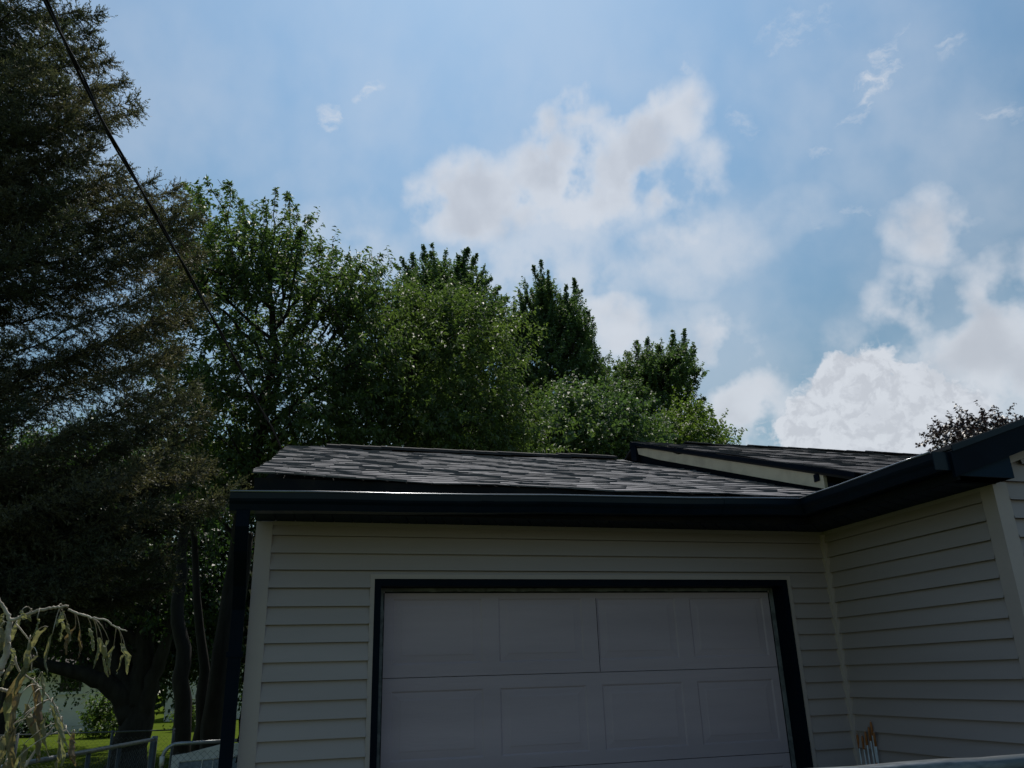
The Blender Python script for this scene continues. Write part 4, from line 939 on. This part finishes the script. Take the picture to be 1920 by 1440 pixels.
    mb.build('stem', BARKP, t, True)
wilted()

# ------------------------------------------------------------------ fences and gate
FH = 1.12
def chain(mb, a, b, z0, z1, pitch=.057, r=.0016):
    a, b = np.array(a, float), np.array(b, float); Ld = np.linalg.norm(b-a); ux = (b-a)/Ld; nx = np.array([-ux[1], ux[0], 0])
    nz = int((z1-z0)/pitch); n = int(Ld/pitch)
    for k in range(n):
        for ph in (0,):
            p = []
            for j in range(2*nz+1):
                s = (k+(.5 if j % 2 else -.02)+(.5 if False else 0))*pitch; q = a+ux*s+nx*(.002 if j % 2 else -.002); p.append((q[0], q[1], z0+j*pitch*.5))
            mb.tube(p, r, 3, False)
            p2 = [(a+ux*((k+(.5 if j % 2 else 1.02))*pitch)) for j in range(2*nz+1)]
            mb.tube([(q[0], q[1], z0+j*pitch*.5) for j, q in enumerate(p2)], r, 3, False)
fa0 = at(20, 1436, z=FH); fa1 = at(290, 1386, z=FH)
ddir = unit(fa1-fa0); fa0 = fa0-ddir*1.2
fen = thing('chain_link_fence', 'near chain link fence with a light top rail slanting towards the gate', 'fence', (float(fa1[0]), float(fa1[1]), 0))
mb = MB(); mb.tube([fa0, fa1], .019, 10); mb.build('top_rail', GALV, fen, True)
Lf = np.linalg.norm(fa1-fa0)
for s in (0.0, .35, .62, .78, 1.0):
    p = fa0+(fa1-fa0)*s; mb = MB(); mb.tube([(p[0], p[1], 0), (p[0], p[1], FH+(.03 if s == 1 else -.02))], .03 if s == 1 else .019, 10); mb.build('post', GALV if s == 1 else GALVD, fen, True)
mb = MB(); chain(mb, (fa0[0], fa0[1], 0), (fa1[0], fa1[1], 0), .03, FH-.02); mb.build('mesh', GALVD, fen)
# thin wire fence farther back, across the yard
fb = [at(q, vv, z=FH) for q, vv in ((-180, 1385), (34, 1378), (211, 1372.5), (326, 1368.5))]
fen2 = thing('chain_link_fence', 'thin far chain link fence crossing the lawn before the big trunk', 'fence', (float(fb[-1][0]), float(fb[-1][1]), 0))
mb = MB(); mb.tube(fb, .008, 8); mb.build('top_rail', GALVD, fen2, True)
for p in fb:
    mb = MB(); mb.tube([(p[0], p[1], 0), (p[0], p[1], FH+.02)], .016, 8); mb.build('post', GALVD, fen2, True)
mb = MB()
for i in range(3): chain(mb, (fb[i][0], fb[i][1], 0), (fb[i+1][0], fb[i+1][1], 0), .03, FH-.02, r=.0012)
mb.build('mesh', GALVD, fen2)
# gate
g0 = at(306, 1400, z=FH-.02); GY = float(g0[1]); g0x = g0[0]; g1x = -3.90
gate = thing('gate', 'round cornered chain link gate between the fence and the garage corner', 'gate', (float(g0x), GY, 0))
mb = MB(); cr = .13
arc_ = [(g0x+cr-cr*math.cos(q), GY, FH-cr+cr*math.sin(q)) for q in np.linspace(0, math.pi/2, 9)]
mb.tube([(g0x, GY, .06)]+arc_+[(g1x, GY, FH+.005), ], .017, 10); mb.tube([(g0x, GY, .07), (g1x, GY, .07)], .017, 10); mb.tube([(g1x, GY, .06), (g1x, GY, FH)], .017, 10)
mb.build('gate_frame', GALV, gate, True)
mb = MB(); chain(mb, (g0x+.02, GY, 0), (g1x-.01, GY, 0), .08, FH-.03, r=.0018); mb.build('mesh', GALVD, gate)
for z in (.98, .86):
    mb = MB(); mb.tube([(g0x+.005, GY-.03, z-.04), (g0x+.005, GY-.03, z+.04)], .022, 10); mb.build('hinge', WHITE, gate, True)
mb = MB(); mb.tube([(g0x-.09, GY+.02, 0), (g0x-.09, GY+.02, FH+.03)], .03, 10); mb.build('post', GALVD, gate, True)

# pale discarded door-like panel with a gridded window leaning behind the gate
wx0, wx1 = g0x+.03, g1x+.02; WY = GY+.35
pan = thing('old_window_panel', 'pale weathered panel with a gridded window leaning behind the gate', 'window', (float((wx0+wx1)/2), WY, 0))
def lean(x, z, o): return (x, WY+.22*z/1.1-o, z)
mb = MB(); top = [(wx0, .985), (wx0+.14, 1.0), (wx0+.30, 1.035), (wx0+.45, 1.065), (wx1+.12, 1.075)]
V = [lean(x, z, .02) for x, z in top]+[lean(wx1+.12, .05, .02), lean(wx0, .05, .02)]; Vb = [(x, y+.04, z) for x, y, z in V]; k = len(V)
mb.add(V+Vb, [tuple(range(k))[::-1], tuple(range(k, 2*k))]+[(i, (i+1) % k, k+(i+1) % k, k+i) for i in range(k)]); mb.build('board', WHITE, pan)
gx0, gx1, gz0, gz1 = wx0+.05, wx1+.02, .30, .93
mb = MB(); mb.quad(lean(gx0, gz0, .026), lean(gx1, gz0, .026), lean(gx1, gz1+.03, .026), lean(gx0+.02, gz1, .026)); mb.build('pane', GLASSB, pan)
mb = MB()
def bar(xa, za, xb, zb, w=.010):
    mb.tube([lean(xa, za, .030), lean(xb, zb, .030)], w, 6)
bar(gx0, gz0, gx0+.02, gz1); bar(gx0+.02, gz1, gx1, gz1+.03); bar(gx1, gz0, gx1, gz1+.03)
for f in (.33, .47, .62, .86): bar(gx0+(gx1-gx0)*(f-.06), gz0, gx0+(gx1-gx0)*f, gz1+.03*f, .007)
for z in (.52, .74): bar(gx0+.01, z, gx1, z+.025, .006)
mb.build('muntins', WHITE, pan, True)

# ------------------------------------------------------------------ neighbours
def far_house(label, x0, x1, y0, y1, eave, ridge, wins, wm, seed):
    h = thing('neighbour_house', label, 'house', ((x0+x1)/2, (y0+y1)/2, 0))
    mb = MB(); z = 0.25; E2 = .115
    mb.box(x0, x1, y0, y1, 0, eave)
    while z < eave-.05:
        zt = min(z+E2, eave)
        mb.quad((x0, y0-.022, z), (x1, y0-.022, z), (x1, y0-.004, zt), (x0, y0-.004, zt)); mb.quad((x0, y0-.002, z), (x1, y0-.002, z), (x1, y0-.022, z), (x0, y0-.022, z))
        z += E2
    mb.build('wall', wm, h)
    mb = MB(); o = .45; ym = (y0+y1)/2
    deck(mb, [(x0-o, y0-o, eave-.05), (x1+o, y0-o, eave-.05), (x1+o, ym, ridge), (x0-o, ym, ridge)], .12); deck(mb, [(x0-o, ym, ridge), (x1+o, ym, ridge), (x1+o, y1+o, eave-.05), (x0-o, y1+o, eave-.05)], .12)
    mb.build('roof', NROOF, h)
    mb = MB(); mb.box(x0-o, x1+o, y0-o-.03, y0-o-.002, eave-.19, eave-.03); mb.box(x0-o, x1+o, y0-o, y0-.001, eave-.20, eave-.185); mb.build('eave_board', WHITE, h)
    for (a, b, c, d) in wins:
        mb = MB(); mb.box(a, b, y0-.05, y0-.024, c, c+.07); mb.box(a, b, y0-.05, y0-.024, d-.07, d); mb.box(a, a+.07, y0-.05, y0-.024, c+.07, d-.07); mb.box(b-.07, b, y0-.05, y0-.024, c+.07, d-.07)
        f = mb.build('window', WHITE, h); mb = MB(); mb.box(a+.07, b-.07, y0-.035, y0-.023, c+.07, d-.07); mb.build('pane', GLASS, f)
        mb = MB(); mb.box(a-.04, b+.04, y0-.09, y0-.024, c-.05, c); mb.build('sill', WHITE, f)
HY = 36.0
X = lambda u: float(at(u, 1320, y=HY)[0])
far_house('white clapboard neighbour house with a dark window behind the big trunk', X(-330), X(188), HY, HY+9, 2.62, 4.6,
          [(X(104), X(152), 1.55, 2.35), (X(-28), X(30), 1.0, 2.2), (X(-180), X(-110), 1.0, 2.2)], NSIDE, 1)
HY2 = 44.0
X2 = lambda u: float(at(u, 1320, y=HY2)[0])
far_house('sunlit white house glimpsed between two tree trunks near the garage', X2(310), X2(470), HY2, HY2+8, 3.2, 5.2, [(X2(375), X2(392), 1.2, 2.3)], NSIDE, 2)
broadleaf('shrub', 'green shrub with bright upper leaves at the corner of the white neighbour house', 'shrub',
          [(165, 1350), (180, 1318), (205, 1308), (228, 1320), (240, 1350), (235, 1380), (165, 1380)], 30.0, .8, gbase(200, 30), [A(200, 1355, 30)], LIGHT, 51, 40, 9, 10, leaf=(.13, .09), shoot=.4, up=.5, droop=.3, spread=.4, r_tr=.05, limbs=6, tint=(.7, .25))
broadleaf('shrub', 'low dark foundation shrub in front of the white neighbour house wall', 'shrub',
          [(20, 1372), (30, 1350), (60, 1345), (90, 1352), (105, 1375), (60, 1382)], 33.0, .6, gbase(60, 33), [A(60, 1370, 33)], DARKL, 52, 30, 9, 10, leaf=(.13, .09), shoot=.35, up=.5, droop=.2, spread=.4, r_tr=.05, limbs=5, tint=(.2, .2))
broadleaf('shrub', 'yellow green bush lit by the sun between the slim trunks', 'shrub',
          [(335, 1375), (340, 1340), (352, 1325), (368, 1335), (372, 1378)], 32.0, .6, gbase(354, 32), [A(354, 1362, 32)], LIGHT, 53, 26, 9, 10, leaf=(.13, .09), shoot=.4, up=.5, droop=.3, spread=.35, r_tr=.05, limbs=5, tint=(.8, .2))

# far wood closing the view beyond the neighbours' houses
def far_wood():
    rg = np.random.default_rng(91); n = 26000
    x = rg.uniform(-75, 60, n); yy = 62+rg.uniform(0, 6, n); top = 7.5+1.6*np.sin(x*.35)+1.1*np.sin(x*.9+1)+.6*np.sin(x*2.3)
    z = top*rg.random(n)**.8; pos = np.stack([x, yy, z], 1)+rg.normal(0, .3, (n, 3))
    Q = leaf_quads(pos, unit(rg.normal(0, 1, (n, 3))+np.array([0, 0, -.3])), rg.normal(0, 1, (n, 3)), rg.uniform(.5, .9, n), rg.uniform(.35, .6, n))
    o = quads('far_wood', Q, DARKL, None, np.clip(rg.normal(.3, .25, n), 0, 1)); o['kind'] = 'stuff'
far_wood()

# ------------------------------------------------------------------ open trailer beside the drive, its far rim at the lower right
tz = 1.28
ra = at(1528, 1442.6, z=tz); ry = float(ra[1]); rx = float(ra[0])
tx0, tx1, ty1, ty0 = rx-.35, rx+2.1, ry+.032, ry-1.25
tr = thing('utility_trailer', 'open box trailer with a scuffed dark grey rim at the lower right corner', 'trailer', ((tx0+tx1)/2, (ty0+ty1)/2, 0))
mb = MB(); mb.box(tx0, tx1, ty0, ty1, .52, .56); mb.build('floor', TRAILP, tr)
for (a, b, c, d) in ((tx0, tx1, ty1-.04, ty1), (tx0, tx1, ty0, ty0+.04), (tx0, tx0+.04, ty0+.04, ty1-.04), (tx1-.04, tx1, ty0+.04, ty1-.04)):
    mb = MB(); mb.box(a, b, c, d, .56, tz-.05); mb.build('side_panel', TRAILP, tr)
def rim(pts, w, parent):
    prof = [(-.034, -.040), (-.034, -.010), (-.028, -.003), (-.012, .002), (.012, .002), (.028, -.003), (.034, -.010), (.034, -.040)]
    mb = MB(); a, b = np.array(pts[0], float), np.array(pts[1], float); ux = unit(b-a); nx = np.array([-ux[1], ux[0], 0])
    n = 14; V = []
    for k in range(n+1):
        c = a+(b-a)*k/n; dz = .0025*math.sin(k*1.7)+rng.normal(0, .0012)
        V += [c+nx*o+np.array([0, 0, z+dz]) for o, z in prof]
    K = len(prof); F = [(k*K+i, k*K+i+1, (k+1)*K+i+1, (k+1)*K+i) for k in range(n) for i in range(K-1)]+[tuple(range(K))[::-1], tuple(range(n*K, n*K+K))]
    mb.add(V, F); mb.build('rim', RIMM, parent, True)
rim([(tx0, ty1-.02, tz), (tx1, ty1-.02, tz)], .1, tr); rim([(tx0, ty0+.02, tz), (tx1, ty0+.02, tz)], .1, tr)
rim([(tx0+.02, ty0+.08, tz-.001), (tx0+.02, ty1-.08, tz-.001)], .1, tr); rim([(tx1-.02, ty0+.08, tz-.001), (tx1-.02, ty1-.08, tz-.001)], .1, tr)
for yy in (ty0-.13, ty1+.13):
    mb = MB(); R_ = .31; xc = (tx0+tx1)/2
    ring = [(xc+R_*.82*math.cos(q), yy, .33+R_*.82*math.sin(q)) for q in np.linspace(0, 2*math.pi, 33)]
    mb.tube(ring, .075, 10, False); w = mb.build('wheel', RUBBER, tr, True)
    mb = MB(); mb.tube([(xc, yy-.05, .33), (xc, yy+.05, .33)], .19, 20); mb.build('hub', GALVD, w, True)
mb = MB(); mb.tube([((tx0+tx1)/2, ty0-.13, .33), ((tx0+tx1)/2, ty1+.13, .33)], .03, 8); mb.build('axle', TRAILP, tr, True)
mb = MB(); mb.tube([(tx1, (ty0+ty1)/2, .5), (tx1+1.0, (ty0+ty1)/2, .46)], .04, 8)
mb.tube([(tx1+.8, (ty0+ty1)/2, .47), (tx1+.8, (ty0+ty1)/2, .02)], .025, 8); mb.build('drawbar', TRAILP, tr, True)
for xx in (tx0+.25, tx1-.25):
    mb = MB(); mb.box(xx-.03, xx+.03, ty0+.1, ty1-.1, .40, .52); mb.build('cross_member', TRAILP, tr)
